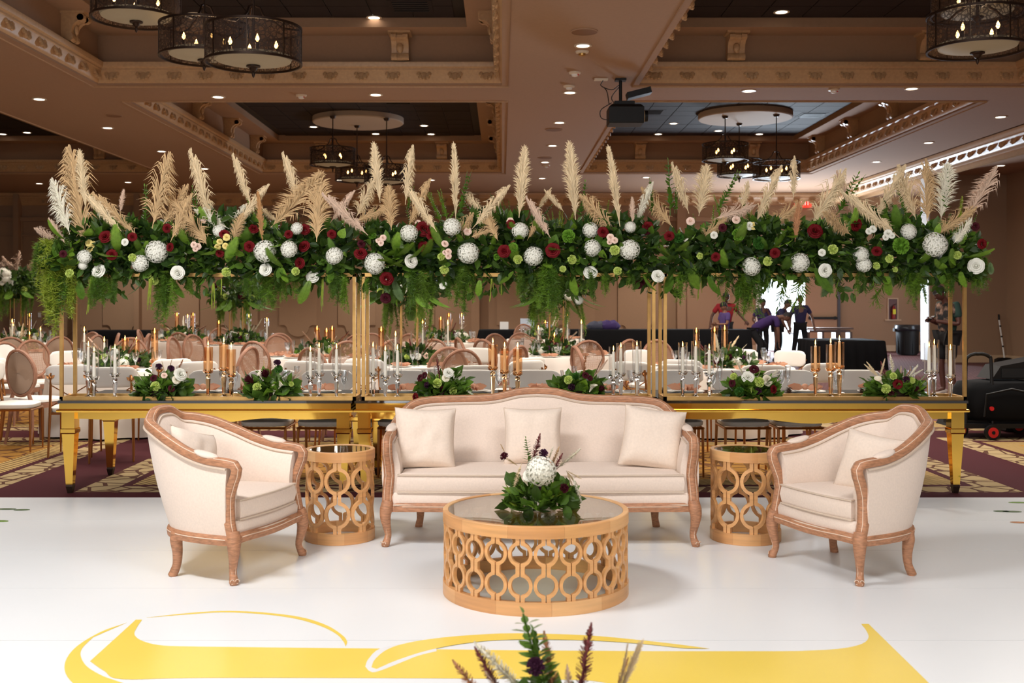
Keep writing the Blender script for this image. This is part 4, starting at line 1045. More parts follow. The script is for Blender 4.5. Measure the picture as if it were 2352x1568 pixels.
for gi, G in enumerate(GAR):
    t, x0, x1, a, b = G
    def posf(r, lo=0):
        px = r.uniform(a+18, b-6 if gi < 2 else b-45); top = gtop(px); py = r.uniform(top, 628); q = (py-575)/80
        Y = FG+r.uniform(-1, 1)*.25*math.sqrt(max(.05, 1-q*q*.8)); p = loc_in(G, px, py, Y)
        return p, Vector((r.gauss(0, .6), -.5 if Y < FG else .5, (570-py)/80))
    def posd(r):
        px = r.uniform(a+12, b-4 if gi < 2 else b-36); py = r.uniform(610, 655+20*math.sin(px*.03)); return loc_in(G, px, py, FG+r.uniform(-.22, .16)), Vector((r.gauss(0, .5), -.3, -1))
    leaf_cloud('dark_foliage', 1500, posf, M_GREEN['deep'], t, .07, .13, gi)
    leaf_cloud('foliage', 900, posf, M_GREEN['dark'], t, .07, .14, gi+10, .6)
    leaf_cloud('foliage', 420, posf, M_GREEN['mid'], t, .06, .12, gi+20)
    leaf_cloud('trailing_foliage', 300, posd, M_GREEN['dark'], t, .06, .11, gi+30)
    # large leaves one by one on the front
    r = random.Random(gi+50)
    for k in range(120):
        px = r.uniform(a+20, b-20 if gi < 2 else b-50); py = r.uniform(gtop(px)+10, 640); Y = depth_at(px, py)-.03
        c = r.choice(('mid', 'dark', 'dark', 'mid', 'fresh', 'deep'))
        put((LEAFR if r.random() < .5 else LEAF)[c], 'leaf', t, loc_in(G, px, py, Y), (r.gauss(0, .7), -.55, r.gauss((570-py)/90, .6)), r.uniform(.075, .125), r.uniform(-.8, .8)+PI)
    for k in range(26):
        px = r.uniform(a+20, b-20 if gi < 2 else b-60); py = r.uniform(gtop(px)+20, 625); Y = depth_at(px, py)
        put(FERN[r.choice(('fern', 'fresh', 'mid'))], 'fern_frond', t, loc_in(G, px, py, Y), (r.gauss(0, .9), -.9, r.gauss(.1, .5)), r.uniform(.18, .3), r.uniform(-.4, .4)+PI)
    for k in range(15):
        px = r.uniform(a+20, b-20 if gi < 2 else b-60); py = gtop(px)+r.uniform(0, 25)
        put(SPRIG[r.choice(('mid', 'dark', 'fresh'))], 'leafy_sprig', t, loc_in(G, px, py, FG+r.uniform(-.15, .12)), (r.gauss(0, .5), -.2, 1), r.uniform(.14, .24), r.uniform(0, 6))
# hanging greenery: (px, py_top, py_bottom, kind)
HANG = [(112, 560, 700, 'p'), (135, 600, 760, 'pl'), (120, 620, 735, 'p'), (150, 590, 720, 'p'), (100, 560, 650, 'p'), (210, 640, 732, 't'), (185, 640, 700, 'f'), (230, 640, 715, 'p'), (245, 640, 700, 'p'), (262, 640, 690, 'p'), (345, 640, 720, 't'), (330, 640, 690, 'f'), (370, 630, 745, 'p'),
        (385, 630, 720, 'p'), (400, 640, 700, 'f'), (492, 650, 730, 't'), (508, 640, 690, 't'), (470, 630, 690, 'f'), (440, 640, 680, 'p'), (575, 640, 690, 'p'), (600, 630, 720, 'p'), (650, 610, 660, 'f'), (640, 640, 700, 'p'), (690, 640, 700, 'p'), (712, 640, 712, 'f'), (740, 640, 724, 't'), (760, 600, 655, 'f'), (765, 640, 700, 'p'), (792, 640, 710, 't'), (780, 640, 715, 'p'),
        (840, 640, 690, 'p'), (905, 640, 705, 'f'), (960, 620, 720, 'p'), (985, 630, 700, 'p'), (1030, 620, 690, 'p'), (1060, 620, 720, 'p'), (1085, 640, 690, 'p'), (1105, 640, 690, 'f'), (1130, 640, 700, 't'), (1152, 640, 690, 't'), (1180, 620, 670, 'f'), (1205, 630, 690, 'p'), (1240, 620, 700, 'p'), (1262, 620, 740, 'p'), (1290, 630, 710, 'p'), (1320, 630, 690, 'f'), (1345, 630, 690, 'p'), (1390, 630, 680, 'p'), (1440, 630, 670, 'p'), (1480, 630, 680, 'f'),
        (1545, 620, 690, 'f'), (1570, 630, 700, 'p'), (1590, 600, 680, 'f'), (1608, 630, 698, 't'), (1630, 630, 690, 'f'), (1655, 620, 700, 'f2'), (1690, 630, 720, 'f2'), (1722, 630, 730, 'p'), (1700, 640, 700, 'f'), (1790, 640, 730, 'f2'), (1770, 620, 680, 'p'), (1850, 620, 720, 'f2'), (1878, 610, 690, 'f'), (1905, 620, 700, 'f'), (1930, 610, 680, 'f2'), (1915, 640, 660, 't'), (1980, 630, 680, 'p'), (2020, 640, 715, 'f2'), (2040, 630, 690, 'f'), (2070, 620, 670, 'p'), (2100, 630, 690, 'p'), (2110, 640, 700, 'p'),
        (2150, 620, 670, 'f'), (2210, 620, 670, 'f'), (2255, 590, 660, 'p'), (2275, 600, 640, 'f'), (2180, 630, 680, 'p'), (2235, 620, 680, 'p')]
for i, (px, y0, y1, k) in enumerate(HANG):
    G = gsec(px); Y = FG-.2+.05*math.sin(i*2.3); r = random.Random(i); L_ = (y1-y0)*Y/FPX; p = loc_in(G, px, y0, Y)
    if k[0] == 'p':
        for q in range(3): put(PLUM[3 if k == 'pl' or (px < 160 and q) else (i+q) % 3], 'plumosus_spray', G[0], p+Vector((r.uniform(-.05, .05), r.uniform(-.05, .08), r.uniform(-.01, .04))), (r.gauss(0, .06), r.gauss(0, .06), 1), (L_*1.4, L_*1.2, L_*r.uniform(.85, 1.15)), r.uniform(0, 6))
    elif k == 't': put(TASS[i % 3], 'amaranthus_tassel', G[0], p, (0, 0, 1), (L_*.75, L_*.75, L_), r.uniform(0, 6))
    elif k == 'f2':
        for q in range(2): put(PODO[(i+q) % 3], 'hanging_sprig', G[0], p+Vector((r.uniform(-.05, .05), 0, 0)), (r.gauss(0, .25), -.25, -1), L_*.95, r.uniform(0, 6))
    else: put(FERN[('fern', 'fresh', 'mid', 'sage')[i % 4]], 'fern_frond', G[0], p, (r.gauss(0, .25), -.35, -1), L_*1.15, PI+r.uniform(-.3, .3))
FLW = {('hydrangea', 'white'): [(360, 578, 25), (323, 604, 19), (195, 590, 16), (610, 578, 25), (665, 573, 19), (770, 589, 20), (503, 531, 14), (683, 526, 14), (863, 605, 24), (940, 537, 20), (1038, 522, 20), (1076, 582, 24), (1195, 531, 19), (1226, 589, 22), (1356, 530, 18), (1360, 569, 19), (1446, 575, 23), (1448, 522, 13), (1724, 613, 21), (1835, 602, 22), (1976, 585, 18), (1984, 609, 17), (2085, 533, 18), (2146, 562, 27), (2198, 546, 12), (1330, 690, 10), (190, 610, 10)],
       ('rose', 'white'): [(227, 623, 16), (408, 626, 15), (610, 619, 14), (718, 636, 14), (944, 600, 15), (1356, 626, 15), (1511, 634, 14), (1895, 621, 15), (2242, 611, 17), (1888, 580, 8), (1722, 519, 9), (1640, 540, 8), (2040, 536, 9), (2034, 545, 7), (2048, 541, 7), (2005, 526, 8), (1996, 531, 7), (287, 556, 8), (1018, 655, 9)],
       ('rose', 'red'): [(242, 544, 14), (304, 544, 10), (384, 524, 10), (391, 568, 10), (257, 585, 12), (515, 538, 11), (573, 566, 12), (582, 526, 12), (700, 527, 12), (505, 582, 9), (663, 538, 9), (699, 566, 13), (689, 604, 12), (762, 538, 10), (828, 582, 14), (973, 526, 17), (991, 542, 11), (973, 566, 12), (1158, 577, 14), (1270, 575, 16), (888, 640, 15), (1173, 515, 10), (1385, 533, 12), (1488, 521, 12), (1537, 542, 11), (1534, 544, 8), (1644, 590, 10), (1872, 531, 16), (1966, 516, 14), (1780, 581, 11), (2014, 577, 11), (2255, 560, 11)],
       ('rose', 'wine'): [(886, 685, 12), (1466, 654, 9), (1475, 648, 7), (830, 560, 9), (1486, 530, 9), (1660, 523, 9), (145, 583, 8), (2240, 520, 9)],
       ('carnation', 'lime'): [(161, 628, 10), (303, 592, 10), (340, 631, 9), (354, 645, 11), (520, 625, 11), (680, 623, 10), (1013, 589, 9), (1020, 620, 11), (1190, 596, 11), (1313, 596, 11), (1412, 575, 12), (1419, 622, 10), (1293, 618, 8), (1912, 573, 12), (1763, 600, 11), (2042, 594, 10), (2012, 611, 9), (2198, 586, 10), (1607, 588, 8), (2055, 620, 7)],
       ('carnation', 'green'): [(855, 542, 10), (1307, 542, 16), (1179, 569, 12), (1695, 540, 15), (2067, 565, 20), (1140, 590, 8)], ('carnation', 'moss'): [(1559, 546, 12), (1743, 558, 15), (1108, 548, 9)],
       ('rose', 'blush'): [(445, 562, 7), (455, 566, 7), (449, 572, 6), (880, 546, 7), (870, 552, 7), (875, 558, 7), (1022, 560, 8), (1030, 578, 7), (1022, 580, 6), (1030, 588, 7), (1402, 545, 8), (1412, 552, 7), (1400, 556, 6), (1074, 531, 9), (1586, 508, 9), (1691, 505, 9), (1910, 505, 9), (470, 504, 9), (1172, 508, 8), (960, 512, 7)],
       ('rose', 'yellow'): [(204, 558, 8), (214, 562, 8), (208, 572, 8), (520, 545, 8), (505, 555, 7), (518, 565, 7), (500, 567, 7), (1730, 519, 9)]}
for (kind, col), L_ in FLW.items():
    for i, (px, py, rr) in enumerate(L_):
        G = gsec(px); Y = depth_at(px, py)-.115-rr*.0012; r = random.Random(px)
        s = rr*Y/FPX*1.06
        put(flower(kind, col), kind, G[0], loc_in(G, px, py, Y+.03), (r.gauss(0, .25)+(px-1153)*-.0001, -1, r.gauss(.15, .2)), s if kind != 'hydrangea' else (s, s, s*.9), r.uniform(0, 6))
PLM = [(160, 538, 133, 413, 1, -1, 'white'), (195, 572, 181, 345, 1, -1, 'tan'), (197, 480, 183, 350, 0, 0, 'cream'), (279, 531, 203, 440, 0, -1, 'cream'), (320, 552, 226, 440, 0, -1, 'tan'), (275, 490, 284, 437, 0, 0, 'pink'), (350, 524, 372, 356, 1, 1, 'tan'), (372, 520, 420, 424, 1, 1, 'tan'), (487, 520, 452, 348, 0, -1, 'cream'), (488, 572, 405, 450, 1, -1, 'tan'), (392, 555, 430, 445, 0, 1, 'tan'),
       (525, 525, 455, 476, 1, -1, 'white'), (575, 470, 545, 356, 0, -1, 'cream'), (530, 560, 557, 493, 1, 0, 'tan'), (545, 515, 607, 422, 0, 1, 'cream'), (604, 562, 593, 445, 2, 0, 'rust'), (690, 470, 660, 352, 0, -1, 'cream'), (622, 522, 740, 416, 1, -1, 'tan'), (727, 555, 735, 400, 1, 0, 'tan'), (528, 525, 560, 466, 0, 1, 'white'), (640, 510, 594, 470, 0, -1, 'cream'),
       (845, 540, 752, 441, 0, -1, 'pink'), (758, 512, 806, 437, 0, 1, 'pink'), (818, 500, 850, 410, 1, 1, 'cream'), (873, 466, 859, 334, 0, 0, 'cream'), (899, 528, 893, 430, 1, 0, 'tan'), (815, 508, 886, 470, 1, 1, 'tan'), (931, 470, 937, 339, 0, 1, 'cream'), (936, 525, 977, 412, 0, 1, 'tan'), (1003, 532, 944, 428, 0, -1, 'cream'), (1047, 505, 1043, 336, 2, 0, 'cream'), (1110, 485, 1070, 438, 1, -1, 'cream'),
       (1085, 525, 1158, 424, 0, 1, 'cream'), (1144, 553, 1114, 488, 1, 0, 'tan'), (1043, 553, 1078, 488, 1, 1, 'tan'), (1078, 546, 1130, 518, 1, 1, 'tan'), (1192, 500, 1205, 343, 0, 0, 'cream'), (1211, 552, 1238, 486, 0, 1, 'tan'), (1235, 482, 1269, 436, 0, -1, 'cream'), (1295, 486, 1256, 434, 0, -1, 'cream'), (1264, 546, 1218, 452, 0, -1, 'pink'), (1322, 505, 1308, 334, 0, 0, 'cream'), (1414, 536, 1345, 444, 1, -1, 'tan'),
       (1424, 520, 1399, 343, 2, 0, 'cream'), (1453, 515, 1452, 455, 0, 0, 'pink'), (1460, 512, 1490, 420, 0, 1, 'white'), (1545, 522, 1486, 429, 1, -1, 'tan'), (1582, 490, 1554, 375, 0, -1, 'cream'), (1605, 496, 1623, 383, 1, 0, 'cream'), (1605, 552, 1660, 498, 1, 1, 'tan'), (1640, 503, 1728, 464, 1, 1, 'pink'), (1703, 478, 1712, 418, 1, 1, 'cream'), (1734, 516, 1782, 383, 0, 1, 'cream'), (1762, 522, 1840, 456, 1, 1, 'tan'),
       (1822, 458, 1817, 364, 0, 1, 'cream'), (1826, 555, 1834, 470, 0, 0, 'brown'), (1862, 520, 1927, 390, 1, 1, 'cream'), (1962, 500, 1932, 394, 0, -1, 'pink'), (1955, 540, 1900, 482, 1, -1, 'tan'), (2066, 546, 1946, 434, 0, -1, 'cream'), (2004, 516, 2065, 381, 0, 1, 'cream'), (2104, 505, 2078, 382, 1, -1, 'cream'), (2130, 510, 2115, 376, 1, 1, 'tan'), (2161, 505, 2177, 379, 1, 0, 'white'), (2146, 540, 2232, 472, 1, 1, 'tan'),
       (2217, 505, 2296, 396, 1, -1, 'pink'), (2190, 560, 2225, 500, 1, 1, 'white'), (128, 548, 84, 520, 1, -1, 'pink'), (150, 560, 118, 500, 0, -1, 'pink')]
for i, (bx, by, tx, ty, v, sd, col) in enumerate(PLM):
    G = gsec(bx); Y = FG-.16+.10*math.sin(i*1.7)-(.12 if by > 525 else 0); p0 = loc_in(G, bx, by, Y); p1 = loc_in(G, tx, ty, Y-.05+.1*math.sin(i*2.9))
    d = p1-p0; l = d.length; o = bpy.data.objects.new('pampas_plume', plume_me(v, sd, col)); COL.objects.link(o); o.parent = G[0]
    z = d.normalized(); yv = Vector((0, 1, 0)); xv = yv.cross(z).normalized(); yv = z.cross(xv)
    M = Matrix((xv, yv, z)).transposed().to_4x4(); M.translation = p0
    o.matrix_basis = M @ Matrix.Diagonal((max(.17, l*.86), max(.17, l*.8), l*.95, 1))
for bx, by, tx, ty, kk in ((333, 524, 326, 429, 's'), (1054, 500, 1072, 398, 's'), (1011, 512, 982, 443, 'b'), (1029, 505, 1003, 441, 'b'), (938, 485, 942, 430, 's'), (1191, 505, 1202, 441, 's'), (1332, 505, 1343, 419, 's'), (1534, 495, 1532, 371, 's'), (1548, 490, 1556, 420, 's'), (1643, 488, 1690, 398, 's'), (1923, 495, 1977, 402, 's'), (2079, 505, 2070, 404, 's'), (2167, 495, 2180, 383, 's'), (1496, 495, 1489, 414, 's'),
                           (1275, 537, 1262, 488, 'b'), (1662, 512, 1640, 450, 'b'), (1300, 530, 1318, 480, 'bl'), (1286, 535, 1290, 484, 'bl'), (1720, 510, 1722, 470, 'bl'), (450, 500, 452, 430, 's'), (220, 520, 212, 450, 's'), (2205, 510, 2215, 455, 'bl'), (730, 520, 745, 470, 'b'), (1150, 500, 1140, 450, 's'), (1170, 500, 1165, 460, 's')):
    G = gsec(bx); p0 = loc_in(G, bx, by, FG-.1); p1 = loc_in(G, tx, ty, FG-.1); d = p1-p0
    me = SPRIG['mid'] if kk == 's' else BRUSH['fresh'] if kk == 'b' else BRUSH['lime']
    for q in range(2 if kk == 's' else 3): put(me, 'upright_sprig', G[0], p0+Vector((R.uniform(-.012, .012), R.uniform(-.02, .02), 0)), d+Vector((R.gauss(0, .02), R.gauss(0, .02), 0)), (d.length*.85, d.length*.85, d.length), R.uniform(0, 6))
# ================================================================== candlesticks on the gold tables
def candle(parent_loc, h, r, label, group, z0, name='taper_candle', fl=1.0):
    t = thing(name, label, 'candle', (parent_loc[0], parent_loc[1], z0), 0, group)
    MB().lathe([(.001, 0), (r, 0), (r*.92, h*.6), (r*.72, h*.97), (r*.4, h), (.001, h)], 10).build('wax', M_WAX, t, fix=False)
    MB().lathe([(.001, h+.004), (.0055*fl, h+.014*fl), (.0045*fl, h+.026*fl), (.001, h+.046*fl)], 8).build('flame', M_FLAME, t, fix=False)
    return t
def petal_cup(r, z, m):
    o = MB()
    for k in range(8):
        a = 2*PI*k/8; lf = leaf_mesh(.7, 3, .15, -.2)
        M = Matrix.Translation((0, 0, z)) @ Matrix.Rotation(a, 4, 'Z') @ Matrix.Rotation(math.radians(62), 4, 'Y') @ Matrix.Scale(r*1.15, 4); o.join(lf, M)
    o.lathe([(.001, z-.004), (r*.55, z), (r*.5, z+.01), (.001, z+.008)], 10); return o
HOLD = [(203, 785, 858, 'c', 9.06), (216, 798, 870, 'c', 8.97), (264, 792, 863, 'c', 9.01), (478, 797, 855, 'a', 8.98), (514, 789, 850, 'a', 9.07), (531, 802, 864, 'a', 8.97), (713, 796, 868, 'c', 8.98), (733, 787, 862, 'c', 9.06), (773, 791, 861, 'c', 8.96),
        (857, 786, 862, 'c', 8.99), (885, 795, 868, 'c', 8.96), (913, 793, 864, 'c', 9.03), (1132, 791, 848, 'a', 8.99), (1159, 800, 856, 'a', 9.05), (1189, 801, 860, 'a', 8.98), (1409, 796, 867, 'c', 8.97), (1426, 788, 862, 'c', 9.06), (1463, 783, 860, 'c', 9.0),
        (1568, 786, 858, 'c', 8.99), (1598, 783, 858, 'c', 9.05), (1629, 792, 862, 'c', 8.96), (1873, 795, 851, 'a', 8.98), (1908, 791, 850, 'a', 9.06), (1928, 785, 845, 'a', 8.97), (2134, 787, 857, 'c', 8.97), (2146, 780, 855, 'c', 9.08), (2183, 792, 866, 'c', 8.98)]
trio = ['trio by the left end post', 'amber trio between the left bouquets', 'trio left of the left post pair', 'trio right of the left post pair', 'amber trio behind the sofa crest', 'trio left of the right post pair', 'trio right of the right post pair', 'amber trio beyond the right armchair', 'trio at the right table end']
for i, (px, yt, yc, k, Y) in enumerate(HOLD):
    x = xat(px, Y); zc, zt = zat(yc, Y), zat(yt, Y); am = k == 'a'; mc_, mg = (M_CRYSA, M_GLA) if am else (M_CRYST, M_GL)
    pos = ['first', 'middle', 'last'][i % 3]
    t = thing('crystal_candlestick', 'crystal candlestick with %s chimney, %s in the %s' % ('amber' if am else 'clear', pos, trio[i//3]), 'candlestick', (x, Y, GT_H), 0, 'candlesticks with glass chimneys')
    h = zc-GT_H; H = zt-zc
    MB().lathe([(.001, 0), (.034, 0), (.034, .008), (.012, .016), (.010, .024), (.001, .024)], 8).build('base', mc_, t, smooth=False)
    MB().lathe([(.001, .024), (.013, .026), (.014, .04), (.0215, h-.055), (.001, h-.053)], 6, a0=R.random()).build('stem', mc_, t, smooth=False)
    MB().ball((0, 0, h-.032), .021, 10, 6).build('ball', mc_, t, smooth=False)
    petal_cup(.043, h-.004, mc_).build('petal_cup', mc_, t, ang=30, fix=False)
    MB().lathe([(.037, h+.006), (.0385, h+H*.3), (.039, h+H)], 20).build('glass_chimney', mg, t, fix=False)
    candle((x, Y), H*(1.0 if am else .82), .0145, 'lit ivory taper candle, %s in the %s' % (pos, trio[i//3]), 'taper candles in candlesticks', GT_H+h+.008)

# ================================================================== bouquets
def stick(parent, p0, p1, kind, col, seed=0):
    d = p1-p0; l = d.length
    if kind == 'plume': put(plume_me(2, 0, col), 'grass_plume', parent, p0, d, (l*.75, l*.75, l*.95), R.uniform(0, 3))
    elif kind == 'fan':
        for q in range(3): put(plume_me(0, 0, col), 'grass_plume', parent, p0, d+Vector((R.gauss(0, .25)*l, R.gauss(0, .1)*l, R.gauss(0, .1)*l)), (l*.5, l*.5, l), R.uniform(0, 3))
    elif kind == 'tail':   # thick fuzzy bunny-tail spike
        m = MB(); r = random.Random(seed)
        for i in range(260):
            t = r.random(); a = r.uniform(0, 6.28); w_ = .105*math.sin(PI*(t*.85+.12)); p = Vector((0, 0, t*.9)); q = p+Vector((math.cos(a)*w_, math.sin(a)*w_, .05)); s = Vector((-math.sin(a), math.cos(a), 0))*.012
            m.add([p-s, p+s, q+s*.6, q-s*.6], [(0, 1, 2, 3)])
        m.tube([(0, 0, -.1), (0, 0, .9)], [.012, .02], 5)
        put(m.mesh('fuzzy_spike', M_PL[col], True, 180), 'fuzzy_spike', parent, p0, d, l)
    elif kind == 'sprig': put(SPRIG['mid'], 'leafy_sprig', parent, p0, d, (l*1.5, l*1.5, l), R.uniform(0, 3))
SCAB = carn_mb(30, 4)
def bouquet(label, px, Y, zb, halfw, hgt, flowers, sticks, seed, group=None, name='bouquet', leafn=50, dep=.7, lsz=(.08, .14), pal=('mid', 'fresh', 'dark', 'fresh', 'mid')):
    t = thing(name, label, 'bouquet', (xat(px, Y), Y, zb), 0, group); r = random.Random(seed); o = t.location.copy()
    MB().lathe([(.001, 0), (halfw*.42, 0), (halfw*.5, hgt*.25), (halfw*.46, hgt*.28), (halfw*.38, .01), (.001, .008)], 16).build('vase', M_GL if name != 'bouquet' else M_BRONZE, t)
    def pf(r):
        a = r.uniform(0, 2*PI); q = math.sqrt(r.random()); z = r.uniform(.04, hgt*.75)*(1-.5*q*q); p = Vector((math.cos(a)*halfw*.85*q, math.sin(a)*halfw*dep*.85*q, z)); return p, Vector((p.x*2, p.y*2, z*.6+.02))
    leaf_cloud('foliage', 120, pf, M_GREEN['mid'], t, lsz[0]*.8, lsz[1]*.8, seed, .6)
    leaf_cloud('foliage', 60, pf, M_GREEN['dark'], t, lsz[0], lsz[1], seed+1, .6)
    for k in range(leafn):
        a = r.uniform(-PI, PI*.15) if r.random() < .8 else r.uniform(0, 2*PI); q = r.uniform(.55, 1.0); z = r.uniform(.03, hgt*.62)*(1-.35*q)
        p = Vector((math.cos(a)*halfw*.62*q, math.sin(a)*halfw*dep*.62*q, z)); d = Vector((p.x, p.y, z*.35-.015+r.gauss(0, .02)))
        put((LEAFR if r.random() < .65 else LEAF)[r.choice(pal)], 'leaf', t, p, d, r.uniform(*lsz), r.uniform(-.6, .6)+PI)
    for (kind, col, fx, fy, fr) in flowers:
        p = at(fx, fy, Y-halfw*dep*.8)-o; s = fr*Y/FPX
        d = (p.x*1.2, -.22, max(.02, p.z-.06)*.9)
        if kind == 'calla_lily': d = (p.x*1.5, -.1, .25); s *= 1.5; p = p-Vector((0, 0, s*.5))
        if kind == 'protea': s *= 1.6; d = (p.x*2-.05, -.12, .2); p = p-Vector((0, 0, s*.5))
        if kind == 'scabiosa':
            if ('scab', col) not in FM: FM['scab', col] = SCAB.mesh('scabiosa', M_FL[col], True, 50)
            me = FM['scab', col]
        else: me = flower(kind, col)
        put(me, kind, t, p, d, s, r.uniform(0, 6))
    for (kind, col, ax, ay, bx, by) in sticks:
        stick(t, at(ax, ay, Y-halfw*dep*.25)-o, at(bx, by, Y-halfw*dep*.25+r.gauss(0, .03))-o, kind, col, seed)
    return t
G6 = 'low bouquets on the gold tables'
YB_ = 8.93
bouquet('low bouquet with lime carnation and white rose near the left table end', 370, YB_, GT_H, .24, .27, [('carnation', 'lime', 358, 887, 12), ('rose', 'white', 414, 860, 15), ('scabiosa', 'plum', 365, 843, 9), ('scabiosa', 'plum', 392, 847, 9), ('rose', 'cream', 405, 872, 10), ('rose', 'wine', 353, 868, 8), ('rose', 'wine', 394, 892, 8), ('rose', 'blush', 377, 862, 7)],
        [('tail', 'brown', 402, 862, 422, 822), ('plume', 'cream', 380, 865, 372, 830), ('tail', 'white', 325, 872, 312, 850), ('plume', 'white', 415, 850, 432, 845), ('plume', 'tan', 388, 850, 396, 822)], 1, G6)
bouquet('low bouquet with two callas and dark proteas on the left gold table', 622, YB_, GT_H, .24, .27, [('carnation', 'lime', 592, 890, 12), ('calla_lily', 'cream', 628, 896, 12), ('calla_lily', 'cream', 640, 884, 11), ('calla_lily', 'cream', 601, 862, 10), ('protea', 'wine', 583, 866, 16), ('protea', 'wine', 613, 856, 14), ('scabiosa', 'moss', 639, 849, 11), ('scabiosa', 'plum', 636, 834, 9), ('carnation', 'lime', 668, 882, 7)],
        [('tail', 'brown', 622, 860, 619, 815), ('fan', 'white', 640, 872, 682, 866), ('plume', 'white', 598, 858, 580, 842), ('plume', 'tan', 608, 855, 606, 828), ('fan', 'pink', 668, 880, 684, 850)], 2, G6)
bouquet('low bouquet with burgundy roses and lime carnations behind the left sofa end', 1020, YB_, GT_H, .22, .27, [('carnation', 'lime', 1005, 881, 12), ('carnation', 'lime', 1040, 897, 10), ('rose', 'wine', 966, 868, 9), ('rose', 'red', 955, 912, 10), ('rose', 'wine', 975, 862, 8), ('scabiosa', 'plum', 982, 884, 8), ('rose', 'white', 1030, 856, 12), ('rose', 'cream', 1024, 868, 9), ('protea', 'wine', 1018, 892, 9)],
        [('tail', 'wine', 1010, 870, 1003, 818), ('fan', 'tan', 1016, 865, 1021, 840), ('fan', 'tan', 990, 872, 978, 852), ('fan', 'white', 1045, 872, 1066, 862), ('plume', 'wine', 1055, 890, 1080, 905)], 3, G6)
bouquet('low grassy bouquet with one calla behind the right part of the sofa', 1330, YB_, GT_H, .22, .26, [('carnation', 'lime', 1306, 873, 11), ('scabiosa', 'plum', 1313, 889, 9), ('calla_lily', 'cream', 1354, 890, 13), ('protea', 'wine', 1375, 888, 11), ('rose', 'wine', 1345, 862, 8), ('rose', 'wine', 1355, 868, 7), ('protea', 'moss', 1326, 862, 12)],
        [('tail', 'brown', 1340, 862, 1346, 808), ('plume', 'tan', 1320, 870, 1330, 896), ('fan', 'pink', 1362, 868, 1388, 826), ('plume', 'tan', 1298, 868, 1292, 850), ('sprig', 'x', 1300, 900, 1278, 912), ('sprig', 'x', 1360, 905, 1396, 912)], 4, G6, pal=('fresh', 'mid', 'dark', 'fresh'))
bouquet('low bouquet with white roses and round moss ball on the right gold table', 1728, YB_, GT_H, .22, .27, [('scabiosa', 'moss', 1700, 900, 13), ('carnation', 'lime', 1744, 878, 13), ('carnation', 'lime', 1686, 865, 9), ('rose', 'white', 1718, 866, 14), ('rose', 'cream', 1762, 874, 13), ('rose', 'wine', 1732, 848, 11), ('rose', 'red', 1776, 894, 10), ('scabiosa', 'plum', 1741, 898, 9), ('rose', 'wine', 1682, 880, 9), ('calla_lily', 'lime', 1726, 894, 9)],
        [('tail', 'white', 1706, 858, 1685, 816), ('plume', 'brown', 1712, 885, 1704, 862), ('fan', 'white', 1770, 865, 1790, 855), ('tail', 'wine', 1690, 862, 1678, 848), ('plume', 'pink', 1740, 868, 1752, 838)], 5, G6)
bouquet('low bouquet with red rose and white plume near the right table end', 2055, YB_, GT_H, .25, .27, [('carnation', 'lime', 2036, 893, 12), ('rose', 'red', 2062, 882, 11), ('calla_lily', 'cream', 2027, 872, 12), ('carnation', 'lime', 2052, 864, 9), ('carnation', 'lime', 2094, 874, 8), ('scabiosa', 'plum', 2080, 872, 9), ('rose', 'wine', 2046, 902, 8), ('protea', 'wine', 2098, 890, 10)],
        [('tail', 'wine', 2036, 872, 2022, 826), ('tail', 'white', 2052, 860, 2044, 810), ('tail', 'cream', 2068, 862, 2070, 838), ('fan', 'cream', 2020, 868, 1998, 832), ('fan', 'white', 2085, 868, 2108, 842), ('plume', 'brown', 2078, 868, 2092, 848)], 6, G6)
YC = 5.78
bouquet('bouquet with white hydrangea and fuzzy spikes on the coffee table', 1240, YC, .4495, .20, .24, [('hydrangea', 'white', 1242, 1084, 35), ('rose', 'white', 1215, 1092, 14), ('scabiosa', 'plum', 1248, 1043, 12), ('scabiosa', 'wine', 1160, 1049, 11), ('scabiosa', 'wine', 1294, 1121, 12), ('rose', 'plum', 1234, 1120, 9), ('calla_lily', 'cream', 1212, 1108, 9)],
        [('tail', 'wine', 1224, 1062, 1242, 990), ('tail', 'wine', 1258, 1102, 1295, 1036), ('tail', 'white', 1284, 1072, 1338, 1026), ('tail', 'white', 1232, 1128, 1266, 1205), ('tail', 'cream', 1196, 1070, 1176, 1132), ('sprig', 'x', 1212, 1070, 1206, 1006), ('fan', 'cream', 1190, 1070, 1162, 1052), ('tail', 'white', 1258, 1060, 1272, 1022), ('tail', 'tan', 1268, 1066, 1286, 1022), ('fan', 'cream', 1300, 1080, 1325, 1110), ('tail', 'white', 1318, 1100, 1338, 1160), ('plume', 'tan', 1160, 1040, 1150, 1020), ('tail', 'wine', 1216, 1090, 1222, 1068)], 7, None, 'table_bouquet', 52, .8, (.06, .115), ('fresh', 'fresh', 'mid', 'lime', 'mid'))
